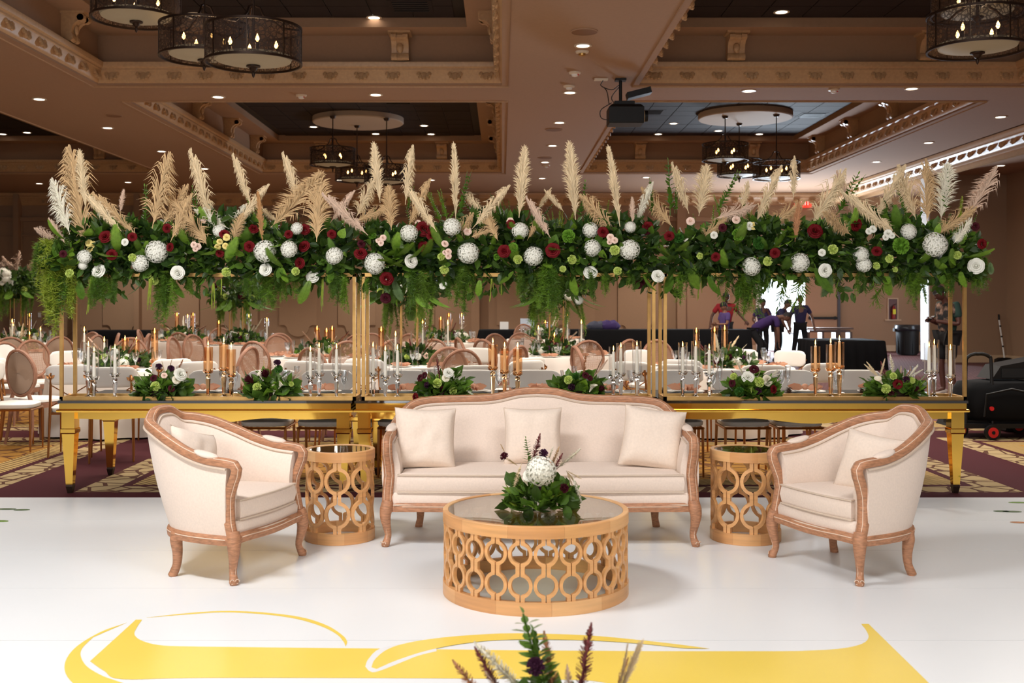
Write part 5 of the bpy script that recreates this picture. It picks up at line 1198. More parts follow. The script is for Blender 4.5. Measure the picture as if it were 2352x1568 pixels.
# near bouquet on a small pedestal below the frame
YN = 3.55
zn = zat(1700, YN)
t = thing('pedestal_stand', 'low stand below the picture carrying the nearest bouquet', 'stand', (xat(1250, YN), YN, .0108))
MB().lathe([(.001, 0), (.16, 0), (.16, .02), (.03, .04), (.03, zn-.06), (.14, zn-.035), (.14, zn-.0108), (.001, zn-.0108)], 20).build('column', M_RING, t)
bouquet('nearest bouquet at the bottom edge with green stem and wine spikes', 1250, YN, zn, .17, .19, [('scabiosa', 'plum', 1230, 1532, 24), ('rose', 'cream', 1300, 1600, 28), ('hydrangea', 'white', 1215, 1625, 40)],
        [('sprig', 'x', 1240, 1640, 1200, 1405), ('sprig', 'x', 1250, 1640, 1222, 1440), ('tail', 'brown', 1275, 1620, 1248, 1438), ('tail', 'wine', 1330, 1600, 1360, 1420), ('tail', 'white', 1205, 1590, 1082, 1466), ('tail', 'wine', 1150, 1590, 1086, 1478), ('tail', 'brown', 1120, 1620, 1034, 1508), ('tail', 'pink', 1165, 1610, 1110, 1535), ('fan', 'cream', 1420, 1600, 1490, 1490), ('tail', 'brown', 1420, 1570, 1445, 1505), ('tail', 'pink', 1310, 1610, 1302, 1520)], 8, None, 'table_bouquet', 40, .8, (.09, .14), ('fresh', 'mid', 'fresh', 'lime'))

# ================================================================== chairs
mcn = bpy.data.materials.new('cane_weave'); mcn.use_nodes = True; nt = mcn.node_tree; nt.nodes.clear(); L = nt.links.new
out = nt.nodes.new('ShaderNodeOutputMaterial'); mx = nt.nodes.new('ShaderNodeMixShader'); tr = nt.nodes.new('ShaderNodeBsdfTransparent'); pb = nt.nodes.new('ShaderNodeBsdfPrincipled')
pb.inputs['Base Color'].default_value = lin((176, 134, 108)); pb.inputs['Roughness'].default_value = .7
tc = nt.nodes.new('ShaderNodeTexCoord'); sp = nt.nodes.new('ShaderNodeSeparateXYZ'); L(tc.outputs['Object'], sp.inputs[0])
def mt(op, a, b):
    n = nt.nodes.new('ShaderNodeMath'); n.operation = op
    for i, q in enumerate((a, b)):
        if isinstance(q, float): n.inputs[i].default_value = q
        else: L(q, n.inputs[i])
    return n.outputs[0]
hx = mt('LESS_THAN', mt('PINGPONG', sp.outputs[0], .007), .0042); hz = mt('LESS_THAN', mt('PINGPONG', sp.outputs[2], .007), .0042)
L(mt('SUBTRACT', 1.0, mt('MULTIPLY', hx, hz)), mx.inputs[0]); L(tr.outputs[0], mx.inputs[1]); L(pb.outputs[0], mx.inputs[2]); L(mx.outputs[0], out.inputs[0])
def cane_chair(solid):
    t = thing('cane_back_chair', 'x', 'chair')
    rx, rz, zc, yb = .225, .245, .775, .215
    def bk(a, k=1.0, dy=0.0): return Vector((math.sin(a)*rx*k, yb+.10*((zc+math.cos(a)*rz*k)-.5)*.9+dy-.03*(math.sin(a)**2), zc+math.cos(a)*rz*k))
    P = [bk(2*PI*k/28) for k in range(29)]
    MB().tube(P, .024, 8, False, .75).build('back_frame', M_CANEW, t)
    m = MB()
    if solid:
        MB().loft([[bk(2*PI*k/20, q, dy) for k in range(20)] for q, dy in ((.92, .012), (.7, .022), (.3, .028), (.02, .028))], True, True).build('outer_back', mat('taupe_fabric', (166, 140, 120), .9), t, ang=60); m.loft([[bk(2*PI*k/20, q, dy) for k in range(20)] for q, dy in ((.92, -.012), (.7, -.03), (.3, -.035), (.02, -.035))], True, True)
        m.build('back_pad', M_PAD, t, ang=60)
    else:
        m.add([bk(2*PI*k/24, .94) for k in range(24)], [tuple(range(24))]).build('cane_panel', mcn, t, smooth=False)
    m = MB()
    lo = []
    for z, k in ((.455, .94), (.462, 1.0), (.485, 1.0), (.50, .93), (.506, .6)):
        lo.append([Vector((math.copysign(abs(math.cos(a))**.6, math.cos(a))*.235*k, math.copysign(abs(math.sin(a))**.6, math.sin(a))*.225*k, z)) for a in [2*PI*i/20 for i in range(20)]])
    m.loft(lo).build('seat_pad', M_PAD, t, ang=60)
    MB().loft([[Vector((math.copysign(abs(math.cos(a))**.6, math.cos(a))*.235, math.copysign(abs(math.sin(a))**.6, math.sin(a))*.225, z)) for a in [2*PI*i/20 for i in range(20)]] for z in (.40, .456)]).build('seat_rail', M_CANEW, t, ang=50)
    for sx in (-1, 1):
        MB().tube([(sx*.19, -.185, .42), (sx*.195, -.19, .2), (sx*.2, -.195, 0)], [.024, .02, .013], 8).build('leg', M_CANEW, t)
        MB().tube([bk(PI-sx*.55), Vector((sx*.15, yb+.0, .50)), Vector((sx*.16, yb-.01, .42)), Vector((sx*.185, .22, .2)), Vector((sx*.2, .26, 0))], [.02, .022, .024, .02, .014], 8).build('leg', M_CANEW, t)
    return t
def gold_chair():
    t = thing('cross_back_chair', 'x', 'chair')
    lo = []
    for z, k in ((.445, .95), (.455, 1.0), (.485, 1.02), (.502, .9), (.506, .5)):
        lo.append([Vector((math.copysign(abs(math.cos(a))**.5, math.cos(a))*.215*k, math.copysign(abs(math.sin(a))**.5, math.sin(a))*.21*k, z)) for a in [2*PI*i/20 for i in range(20)]])
    MB().loft(lo).build('seat_pad', M_PAD, t, ang=60)
    sr = MB()
    for a, b in (((-.2, -.2), (.2, -.2)), ((-.2, .2), (.2, .2)), ((-.2, -.2), (-.2, .2)), ((.2, -.2), (.2, .2))): sr.tube([(a[0], a[1], .432), (b[0], b[1], .432)], .012, 6)
    sr.build('seat_rail', M_CGOLD, t)
    for sx in (-1, 1):
        MB().tube([(sx*.195, -.195, .44), (sx*.2, -.2, 0)], [.013, .009], 8).build('leg', M_CGOLD, t)
        MB().tube([(sx*.2, .25, 0), (sx*.195, .2, .44), (sx*.185, .225, .62), (sx*.175, .245, .84)], [.010, .014, .014, .011], 8).build('leg', M_CGOLD, t)
        f = MB().ball((sx*.177, .262, .79), .016, 8, 5)
        for k in (-1, 0, 1): f.join(leaf_mesh(.55, 3, .1, .1), Matrix.Translation((sx*.177, .262, .785)) @ Matrix.Rotation(k*.9, 4, 'Y') @ Matrix.Scale(.055, 4))
        f.build('clasp', M_CGOLD, t, fix=False)
        MB().tube([(sx*.19, .205, .50), (0, .228, .61), (-sx*.18, .235, .72)], .006, 6).build('cross_brace', M_CGOLD, t)
    MB().lathe([(.001, -.012), (.022, -.008), (.026, 0), (.022, .008), (.001, .012)], 10).xf(Matrix.Translation((0, .23, .61)) @ Matrix.Rotation(PI/2, 4, 'X')).build('medallion', M_CGOLD, t)
    lo = []
    for i in range(13):
        q = i/6-1; x = q*.235; yy_ = .205+.035*(1-q*q); e = (1-abs(q)**8)**.5 if abs(q) < 1 else .02; hh, th = .10*max(.55, e), .028*max(.2, e)
        lo.append([Vector((x, yy_+math.copysign(abs(math.cos(a))**.5, math.cos(a))*th, .82+math.copysign(abs(math.sin(a))**.45, math.sin(a))*hh)) for a in [2*PI*k/14 for k in range(14)]])
    MB().loft(lo).build('back_pad', M_PAD, t, ang=60)
    return t
PROTO = {}
def place_chair(kind, x, y, rz, label, group):
    if kind not in PROTO:
        o = gold_chair() if kind == 'g' else cane_chair(kind == 's'); PROTO[kind] = o
        o.location = (x, y, 0); o.rotation_euler = (0, 0, rz); tag(o, label, None, group); return o
    return dup(PROTO[kind], (x, y, 0), rz, label, group)
# ---- round tables
def wavy_cloth(r, h, seed):
    rr_ = random.Random(seed); n = 96; ph = rr_.uniform(0, 6); lo = [[Vector((.001*math.cos(a), .001*math.sin(a), h)) for a in [2*PI*k/n for k in range(n)]], [Vector((r*math.cos(a), r*math.sin(a), h)) for a in [2*PI*k/n for k in range(n)]]]
    for z, amp, o in ((h-.012, .002, .008), (h-.12, .010, .012), (h*.5, .028, .025), (.02, .05, .05)):
        lo.append([Vector(((r+o+amp*math.sin(13*a+ph+.6*math.sin(3*a)))*math.cos(a), (r+o+amp*math.sin(13*a+ph+.6*math.sin(3*a)))*math.sin(a), z)) for a in [2*PI*k/n for k in range(n)]])
    return MB().loft(lo, True, False)
TB = [('far left candle table', -7.6, 17.0, 0.85), ('left front table', -4.55, 12.9, 0.78), ('table behind left bouquets', -2.55, 15.6, 0.85), ('far wall-side table', -6.35, 21.6, 0.85), ('hanging bouquet table', -4.75, 19.9, 0.85), ('table behind sofa end', -1.1, 13.6, 0.8), ('bushy bouquet table', -1.07, 20.8, 0.85), ('cane chair table', 0.78, 15.9, 0.87), ('workers side table', 2.62, 13.0, 0.85), ('farthest left table', -9.0, 20.5, 0.85), ('back counter table', 0.9, 22.5, 0.8)]
glp = MB().lathe([(.001, .0), (.034, .0), (.032, .004), (.006, .01), (.005, .075), (.012, .085), (.030, .115), (.036, .155), (.041, .195), (.0395, .195), (.034, .155), (.028, .118), (.001, .09)], 14)
GLM = glp.mesh('goblet', M_GL, True, 60)
flp = MB().lathe([(.001, .0), (.032, .0), (.03, .004), (.005, .01), (.005, .09), (.014, .105), (.022, .14), (.026, .235), (.025, .235), (.02, .14), (.001, .11)], 14); FLM = flp.mesh('flute', M_GL, True, 60)
plm = MB().lathe([(.001, .004), (.09, .004), (.135, .014), (.137, .018), (.09, .009), (.001, .009)], 28).mesh('plate', M_PLATE, True, 50)
npb = MB().ball((0, 0, .028), .026, 8, 6, (1, 1, .9))
for k in range(12):
    an = (k % 6-2.5)*.26+(PI if k > 5 else 0); npb.join(leaf_mesh(.42, 3, .12, -.12), Matrix.Translation((math.cos(an)*.012, math.sin(an)*.012, .02)) @ Matrix.Rotation(an, 4, 'Z') @ Matrix.Rotation(PI/2-.08-.05*(k % 2), 4, 'Y') @ Matrix.Scale(.115, 4))
npm = npb.mesh('napkin', M_NAP, True, 80)
def one(me, name, label, cat, loc, group, rz=0.0, sc=1.0):
    o = link(name, me, None, loc); o.rotation_euler = (0, 0, rz); o.scale = (sc,)*3; return tag(o, label, cat, group)
def centrepiece(label, x, y, z, seed, s=1.0):
    r = random.Random(seed); t = thing('centrepiece', label, 'bouquet', (x, y, z), 0, 'centrepieces on the round tables')
    def pf(r):
        a = r.uniform(0, 2*PI); q = math.sqrt(r.random()); zz = r.uniform(.02, .22*s)*(1-.6*q*q); p = Vector((math.cos(a)*.36*s*q, math.sin(a)*.30*s*q, zz)); return p, Vector((p.x, p.y, .08+zz))
    leaf_cloud('foliage', 150, pf, M_GREEN['deep'], t, .08, .13, seed, .6); leaf_cloud('foliage', 110, pf, M_GREEN['dark'], t, .07, .13, seed+1, .6); leaf_cloud('foliage', 50, pf, M_GREEN['mid'], t, .06, .12, seed+2, .6)
    for k in range(16):
        a = r.uniform(PI, 2*PI); q = r.uniform(.3, 1); p = Vector((math.cos(a)*.34*s*q, math.sin(a)*.3*s*q, r.uniform(.08, .20)*s*(1.15-.6*q)))
        kd, cl, rr = r.choice((('rose', 'white', .045), ('rose', 'wine', .04), ('carnation', 'lime', .045), ('rose', 'cream', .05), ('hydrangea', 'white', .07), ('rose', 'blush', .04), ('carnation', 'lime', .04), ('scab', 'plum', .035)))
        if kd == 'scab': kd, cl = 'rose', 'plum'
        put(flower(kd, cl), kd, t, p, (p.x, -.25, p.z*.8), rr, r.uniform(0, 6))
    for k in range(9):
        a = r.uniform(0, 2*PI); p = Vector((math.cos(a)*.15*s, math.sin(a)*.12*s, .1*s)); d = Vector((math.cos(a)*r.uniform(.4, 1.4), math.sin(a)*.4, r.uniform(.5, 1)))
        l = r.uniform(.2, .34)*s; put(plume_me(2, 0, r.choice(('cream', 'white', 'wine', 'brown', 'pink'))), 'grass_plume', t, p, d, (l*.8, l*.8, l), 0)
    return t
def tall_candle(x, y, z, h, amber, label, n):
    t = thing('glass_candle_holder', label, 'candle holder', (x, y, z), 0, 'glass candle holders on the round tables')
    MB().lathe([(.001, 0), (.05, 0), (.05, .008), (.012, .014), (.012, .03), (.04, .045), (.04, h+.05)], 14).build('glass_chimney', M_GLA if amber else M_GL, t, fix=False)
    MB().lathe([(.001, .046), (.03, .046), (.03, .056), (.001, .056)], 10).build('cup', M_GOLD, t)
    candle((x, y), h*.85, .014, 'lit taper inside the '+label, 'tapers on the round tables', z+.058, fl=1.5)
CAND = {0: [(-.35, .1, .30, 0), (-.05, .0, .45, 0), (.2, .05, .22, 1), (.35, .1, .3, 0)], 1: [(.1, -.05, .30, 1), (.2, .05, .28, 1), (-.2, .1, .28, 0), (.45, -.05, .40, 1), (-.42, .05, .42, 0)], 2: [(-.1, .0, .36, 1), (.02, .1, .32, 1), (.12, -.02, .36, 1)], 3: [(-.1, 0, .5, 1), (.08, .1, .46, 0), (.22, 0, .5, 1)],
        4: [(-.4, -.1, .36, 1), (.1, .1, .5, 0), (.45, 0, .42, 0)], 5: [(-.22, -.1, .34, 0), (.1, .1, .52, 0), (-.42, .1, .40, 1), (.42, .05, .5, 0)], 6: [(-.1, 0, .42, 1), (.05, .1, .5, 1), (.3, 0, .5, 0)], 7: [(-.25, -.05, .36, 0), (.18, .1, .58, 0), (.38, 0, .46, 0), (-.02, -.1, .24, 1)], 8: [(-.1, -.1, .42, 1), (.05, .05, .44, 1), (-.28, .1, .40, 1)], 9: [(.1, 0, .5, 1), (-.2, 0, .3, 0)], 10: [(0, .1, .3, 1)]}
for i, (nm, x, y, r_) in enumerate(TB):
    t = thing('round_table', 'round banquet table hidden under ivory cloth: '+nm, 'table', (x, y, 0), 0, 'round banquet tables')
    MB().lathe([(.001, .735), (r_-.01, .735), (r_-.01, .752), (.001, .752)], 40).build('tabletop', M_CANEW, t); MB().lathe([(.001, 0), (.3, 0), (.28, .03), (.05, .06), (.05, .735)], 16).build('pedestal', M_BRONZE, t)
    cl = wavy_cloth(r_, .762, i).build('tablecloth', M_CLOTH, None, ang=60, loc=(x, y, 0), fix=False); tag(cl, 'ivory floor-length tablecloth on the '+nm, 'tablecloth', 'ivory tablecloths')
    centrepiece('leafy centrepiece with feathers on the '+nm, x, y, .763, 40+i*5, 1.0 if y < 18 else 1.15)
    for k, (ox, oy, h, am) in enumerate(CAND[i]): tall_candle(x+ox, y+oy, .763, h, am, '%s glass candle tube on the %s' % (ordn(k), nm), k)
    rq = random.Random(i)
    for k in range(9):
        a = 2*PI*k/9+.35*i
        one(plm, 'plate', '%s white plate clockwise on the %s' % (ordn(k), nm), 'plate', (x+math.cos(a)*(r_-.17), y+math.sin(a)*(r_-.17), .7625), 'plates on the round tables')
        one(npm, 'napkin', '%s folded terracotta napkin clockwise on the %s' % (ordn(k), nm), 'napkin', (x+math.cos(a)*(r_-.17), y+math.sin(a)*(r_-.17), .772), 'napkins on the round tables', rq.uniform(0, 3))
        b = a+.22; one(GLM, 'goblet', '%s clear goblet clockwise on the %s' % (ordn(k), nm), 'glass', (x+math.cos(b)*(r_-.30), y+math.sin(b)*(r_-.30), .763), 'goblets on the round tables')
        if k % 2 == 0: one(FLM, 'flute', '%s clear flute clockwise on the %s' % (ordn(k//2), nm), 'glass', (x+math.cos(b+.12)*(r_-.36), y+math.sin(b+.12)*(r_-.36), .763), 'flutes on the round tables')
# ---- chairs at the round tables: (pixel column, top of back, kind)
def near_tab(x, y):
    return min(TB, key=lambda q: (q[1]-x)**2+(q[2]-y)**2)
CH_ = [('s', 37, 797), ('s', 12, 785), ('s', 8, 769), ('c', 75, 780), ('c', 300, 775), ('c', 268, 765), ('c', 210, 762), ('s', 215, 771), ('c', 398, 773), ('c', 475, 776), ('c', 444, 768), ('c', 412, 763), ('c', 572, 796), ('c', 584, 783), ('c', 615, 775), ('c', 338, 766), ('c', 500, 754), ('c', 642, 765), ('c', 322, 757),
       ('c', 717, 799), ('c', 800, 780), ('c', 840, 772), ('c', 860, 768), ('c', 884, 776), ('c', 905, 784), ('c', 938, 766), ('c', 1000, 781), ('c', 1056, 786), ('c', 1083, 790), ('c', 1124, 782), ('c', 1138, 766), ('c', 1106, 776), ('c', 1190, 793), ('c', 1190, 767), ('c', 1325, 794), ('c', 1350, 781), ('c', 1438, 781), ('c', 1493, 786), ('s', 150, 768), ('c', 1203, 744)]
GC_ = [(160, 836), (256, 836), (130, 812), (422, 811), (456, 827), (690, 827), (776, 833), (815, 811), (1115, 810), (1092, 837), (966, 843), (1212, 826), (1226, 816), (1447, 808), (1449, 829), (1540, 808), (1560, 835), (1725, 809), (1833, 810), (1756, 837), (1892, 832)]
cnt = {}; DONE = []
def chair_label(kind, tab, px):
    return None
CL = []
for kind, px, yt in CH_:
    Y = (CAMH-1.03)*FPX/(yt-VY); x = xat(px, Y); tb = near_tab(x, Y); dx_, dy_ = tb[1]-x, tb[2]-Y; dist = math.hypot(dx_, dy_)
    rz = math.atan2(dx_, -dy_); CL.append((kind, px, x, Y, rz, tb, dist))
for px, yt in GC_:
    Y = (CAMH-.925)*FPX/(yt-VY); x = xat(px, Y); tb = near_tab(x, Y); dx_, dy_ = tb[1]-x, tb[2]-Y; dist = math.hypot(dx_, dy_)
    CL.append(('g', px, x, Y, math.atan2(dx_, -dy_), tb, dist))
for c_ in sorted(CL, key=lambda q: q[1]):
    kind, px, x, Y, rz, tb, dist = c_
    fx, fy = math.sin(rz), -math.cos(rz)      # towards the table
    cx_, cy_ = x+fx*.23, Y+fy*.23             # seat centre from the back position
    best = None
    for q in range(0, 60):
        for sg in (1, -1):
            for lt_ in (0, .12, -.12, .26, -.26, .4, -.4):
                f = 1+sg*q*.008; ax, ay = cx_*f+lt_, cy_*f
                pen = 6*sum(max(0, T_[3]+.29-math.hypot(T_[1]-ax, T_[2]-ay)) for T_ in TB)+6*sum(max(0, .55-math.hypot(a_-ax, b_-ay)) for a_, b_ in DONE)+6*max(0, 10.5-ay)+(.1+abs(lt_) if lt_ else 0)*.5+q*.012
                if best is None or pen < best[0]-1e-6: best = (pen, ax, ay)
    cx_, cy_ = best[1:]; DONE.append((cx_, cy_)); tb = near_tab(cx_, cy_)
    if kind != 'g' or True: rz = math.atan2(tb[1]-cx_, -(tb[2]-cy_))
    key = (kind, tb[0]); cnt[key] = cnt.get(key, 0)+1
    nm = {'s': 'padded oval-back wooden chair', 'c': 'oval cane-back wooden chair', 'g': 'white padded gold chair'}[kind]
    place_chair(kind, cx_, cy_, rz, '%s, %s from the left at the %s' % (nm, ordn(cnt[key]-1), tb[0]), {'s': 'padded oval-back chairs', 'c': 'oval cane-back chairs', 'g': 'gold cross-back chairs'}[kind])
# chairs drawn up behind the gold tables, facing the viewer
for k, px in enumerate((493, 626, 752, 930, 1085, 1229, 1372, 1547, 1695, 1812, 1967)):
    x = xat(px, 9.98); place_chair('g', x, 9.78, 0.0, 'white padded chair tucked behind gold tables, %s from the left' % ordn(k), 'gold chairs behind the gold tables')
    a = thing('charger_plate', 'pale glass charger plate at the %s seat behind the gold tables' % ordn(k), 'plate', (x+.03, 9.52, GT_H), 0, 'charger plates on the gold tables')
    MB().lathe([(.001, .003), (.10, .003), (.165, .012), (.167, .016), (.10, .008), (.001, .008)], 28).build('rim', M_PLATE, a); MB().lathe([(.001, .010), (.08, .010), (.12, .022), (.12, .026), (.08, .016), (.001, .016)], 24).build('dish', M_PLATE, a)
    one(npm, 'napkin', 'folded terracotta napkin at the %s seat behind the gold tables' % ordn(k), 'napkin', (x+.02, 9.52, GT_H+.017), 'napkins on the gold tables', .3*k, 1.2)
    one(GLM, 'goblet', 'clear goblet at the %s seat behind the gold tables' % ordn(k), 'glass', (x+.24, 9.36, GT_H), 'goblets on the gold tables', 0, 1.05)
    one(FLM, 'flute', 'clear flute at the %s seat behind the gold tables' % ordn(k), 'glass', (x+.32, 9.46, GT_H), 'flutes on the gold tables')
    m = MB()
    for q in range(40):
        z = q/40; an = q*2.4; rr_ = .028*math.sin(PI*(.15+.8*z)); d = Vector((math.cos(an), math.sin(an), .5)); m.join(leaf_mesh(.9, 2, .1, .1), Matrix.Translation((math.cos(an)*rr_*.5, math.sin(an)*rr_*.5, z*.06)) @ d.to_track_quat('Z', 'Y').to_matrix().to_4x4() @ Matrix.Scale(.026, 4))
    m.ball((0, 0, .03), .018, 6, 5, (1, 1, 1.5)); o = m.build('pinecone', M_CONE, None, loc=(x-.2, 9.22, GT_H+.004), fix=False); tag(o, 'small brown pinecone at the %s seat behind the gold tables' % ordn(k), 'pinecone', 'pinecones on the gold tables')
# two white chairs seen sideways at the left edge
place_chair('g', -5.06, 11.35, math.radians(96), 'white padded gold chair cut by the left picture edge, nearer one', 'gold chairs at the left edge')
place_chair('g', -5.3, 11.95, math.radians(98), 'white padded gold chair cut by the left picture edge, farther one', 'gold chairs at the left edge')
# ---- tall bouquets on thin gold stands
def tall_bouquet(label, px, y, pyc, rad, legs, seed):
    x = xat(px, y); z = zat(pyc, y); t = thing('tall_bouquet_stand', 'thin gold stand lifting the '+label, 'stand', (x, y, .763), 0, 'thin gold bouquet stands'); hh = z-.763-rad*.35
    for lx in legs: MB().box((lx, .08, hh/2), (.014, .014, hh)).box((lx, -.08, hh/2), (.014, .014, hh)).build('leg', M_GOLD, t, smooth=False)
    MB().box((0, 0, hh), (max(legs)-min(legs)+.04, .2, .014)).build('tray', M_GOLD, t, smooth=False); MB().box((0, 0, .006), (max(legs)-min(legs)+.04, .2, .012)).build('base', M_GOLD, t, smooth=False)
    b = thing('tall_bouquet', label, 'bouquet', (x, y, .763+hh+.007), 0, 'tall bouquets on gold stands'); r = random.Random(seed)
    def pf(r):
        v = Vector((r.gauss(0, 1), r.gauss(0, 1), r.gauss(0, 1))).normalized()*rad*r.random()**.4; v.z = v.z*.62+rad*.35; v.x *= 1.25; return v, Vector((v.x, v.y, v.z-rad*.5))
    leaf_cloud('foliage', 340, pf, M_GREEN['deep'], b, .09, .15, seed, .6); leaf_cloud('foliage', 240, pf, M_GREEN['dark'], b, .08, .15, seed+1, .6); leaf_cloud('foliage', 80, pf, M_GREEN['mid'], b, .07, .13, seed+2)
    for k in range(9):
        a = r.uniform(PI, 2*PI); p = Vector((math.cos(a)*rad*r.uniform(.3, 1.1), math.sin(a)*rad*.85, r.uniform(0, .8)*rad)); kd, cl, q = r.choice((('rose', 'blush', .06), ('rose', 'white', .06), ('rose', 'wine', .06), ('hydrangea', 'white', .09), ('carnation', 'lime', .06)))
        put(flower(kd, cl), kd, b, p, (p.x, -.4, .05), q, 0)
    for k in range(11):
        a = r.uniform(0, 2*PI); p = Vector((math.cos(a)*rad*.8, math.sin(a)*rad*.6, rad*.1)); put(PLUM[k % 3], 'plumosus_spray', b, p, (r.gauss(0, .15), 0, 1), (rad*1.0, rad, rad*r.uniform(.9, 1.5)), a)
    for k in range(7):
        a = r.uniform(0, 2*PI); p = Vector((math.cos(a)*rad*.7, math.sin(a)*rad*.6-.05, rad*.15)); put(FERN['mid'], 'fern_frond', b, p, (p.x*1.5, p.y-.1, -.5), rad*1.2, PI)
    for k in range(5):
        put(plume_me(1, r.choice((-1, 1)), 'pink'), 'pampas_plume', b, Vector((r.uniform(-.3, .3)*rad, 0, rad*.7)), (r.uniform(-1, 1), 0, .8), rad*1.0, 0)
tall_bouquet('dark tall bouquet with pink plumes at the left edge', 40, 20.5, 650, .42, (-.1, .1), 3)
tall_bouquet('dark tall bouquet hanging behind the left garland', 545, 19.9, 675, .42, (-.12, .12), 4)
tall_bouquet('large ferny tall bouquet hanging behind the double posts', 940, 13.6, 655, .40, (-.1, .1), 5)
tall_bouquet('bright ferny tall bouquet with white flowers behind the sofa crest', 1278, 15.9, 660, .42, (-.1, .1), 6)
# ================================================================== draped counters, door side furniture
def draped(label, x0, x1, y0, y1, h, m=M_BLACK, slope=0.0, wave=.03):
    t = thing('draped_table', label, 'table', ((x0+x1)/2, (y0+y1)/2, 0), 0, None); w_, d_ = (x1-x0)/2, (y1-y0)/2
    MB().box((0, 0, h-.03), (2*w_-.06, 2*d_-.06, .04)).build('tabletop', M_BLKPL, t, smooth=False)
    for sx in (-1, 1):
        for sy in (-1, 1): MB().box((sx*(w_-.15), sy*(d_-.1), (h-.05)/2), (.04, .04, h-.05)).build('leg', M_BLKPL, t, smooth=False)
    per = []; n = 26
    for a, b in (((-1, -1), (1, -1)), ((1, -1), (1, 1)), ((1, 1), (-1, 1)), ((-1, 1), (-1, -1))):
        for k in range(n): q = k/n; per.append((a[0]+(b[0]-a[0])*q, a[1]+(b[1]-a[1])*q))
    lo = [[Vector((.01*p[0], .01*p[1], h)) for p in per]]
    for z, o, wv_ in ((h, -.01, 0), (h-.02, .01, 0), (h*.5, .03, wave*.6), (.01, .05, wave)):
        lo.append([Vector((p[0]*(w_+o)+(-slope*(1-z/h) if p[0] < 0 else 0)+wv_*math.sin(i*1.3)*(abs(p[0]) > .98), p[1]*(d_+o)+wv_*math.sin(i*1.7)*(abs(p[1]) > .98), z)) for i, p in enumerate(per)])
    MB().loft(lo, True, True).build('black_cloth', m, t, ang=50); return t
YD = 25.0
draped('long black draped counter in front of the back wall', xat(1240, YD), xat(1724, YD), 25.0, 25.8, .886)
draped('short black draped counter with paper on it left of the back wall column', xat(1100, YD), xat(1226, YD), 25.05, 25.8, .880, slope=.12)
draped('black draped platform between the standing worker and the trash can', 7.05, 8.55, 24.3, 25.9, .66)
draped('black draped table far left against the back wall', xat(205, 31), xat(345, 31), 30.6, 31.4, .713)
t = thing('laptop_stand', 'white framed paper on the short black counter', 'sign', (xat(1158, 25.4), 25.4, .881)); MB().box((0, 0, .09), (.2, .02, .18), M=Matrix.Rotation(-.2, 3, 'X')).build('board', M_WHITE, t, smooth=False); MB().box((0, .05, .01), (.18, .12, .02)).build('foot', M_WHITE, t, smooth=False)
t['label'] = 'small white board leaning on the short black counter'; t.name = 'display_board'
t = thing('laptop', 'pale open laptop behind the farthest cane chair', 'laptop', (xat(1212, 25.4), 25.4, .887)); MB().box((0, 0, .012), (.34, .24, .02)).build('keyboard_base', mat('laptop_grey', (190, 196, 204), .4), t, smooth=False); MB().box((0, .14, .13), (.34, .015, .24), M=Matrix.Rotation(-.25, 3, 'X')).build('screen', mat('laptop_screen', (196, 206, 220), .4), t, smooth=False)
t = thing('folded_jacket', 'heap of purple and grey jackets on the long black counter', 'jacket', (xat(1385, 25.4), 25.4, .887))
for nm, cx_, r_, c_ in (('grey_jacket', -.15, .2, (64, 66, 84)), ('purple_jacket', .14, .22, (58, 40, 96))):
    m = MB().ball((0, 0, 0), 1, 20, 12); m.v = [(x*r_*1.2*(1+.2*mnoise.noise(Vector((x*2, y*2, z*2+cx_)))), y*r_*.8, max(0, (z*.55+.25+.25*mnoise.noise(Vector((x*3+1, y*3, z*3)))))*r_*1.1) for x, y, z in m.v]
    m.build(nm, mat(nm, c_, .9), t, loc=(cx_, 0, 0))
t = thing('wooden_bench_table', 'dark wooden bench table before the open door leaf', 'table', (9.55, 31.9, 0)); MB().box((0, 0, .74), (1.35, .5, .05)).build('tabletop', mat('dark_table_wood', (86, 66, 56), .5), t, smooth=False)
MB().box((0, 0, .66), (1.2, .4, .06)).build('apron', MATS['dark_table_wood'], t, smooth=False)
for sx in (-.62, -.2, .2, .62): MB().box((sx, 0, .32), (.07, .4, .64)).build('leg', MATS['dark_table_wood'], t, smooth=False)
# trash can
t = thing('trash_can', 'round black plastic trash can against the alcove wall', 'trash can', (xat(2084, 31), 31.0, 0))
MB().lathe([(.001, .02), (.27, .02), (.30, .40), (.325, .80), (.345, .82), (.345, .86), (.325, .86), (.29, .05), (.001, .05)], 28).build('can', M_BLKPL, t, ang=35)
MB().lathe([(.335, .865), (.36, .83), (.365, .74), (.35, .70)], 28).build('bin_liner', mat('bin_bag', (26, 28, 34), .25), t)
for a in (0, PI): MB().box((.36*math.cos(a), .36*math.sin(a), .72), (.06, .14, .09)).build('handle', M_BLKPL, t, smooth=False)
for k in range(8): MB().box((.305*math.cos(k*PI/4+.2), .305*math.sin(k*PI/4+.2), .4), (.02, .03, .66), k*PI/4+.2).build('rib', M_BLKPL, t, smooth=False)
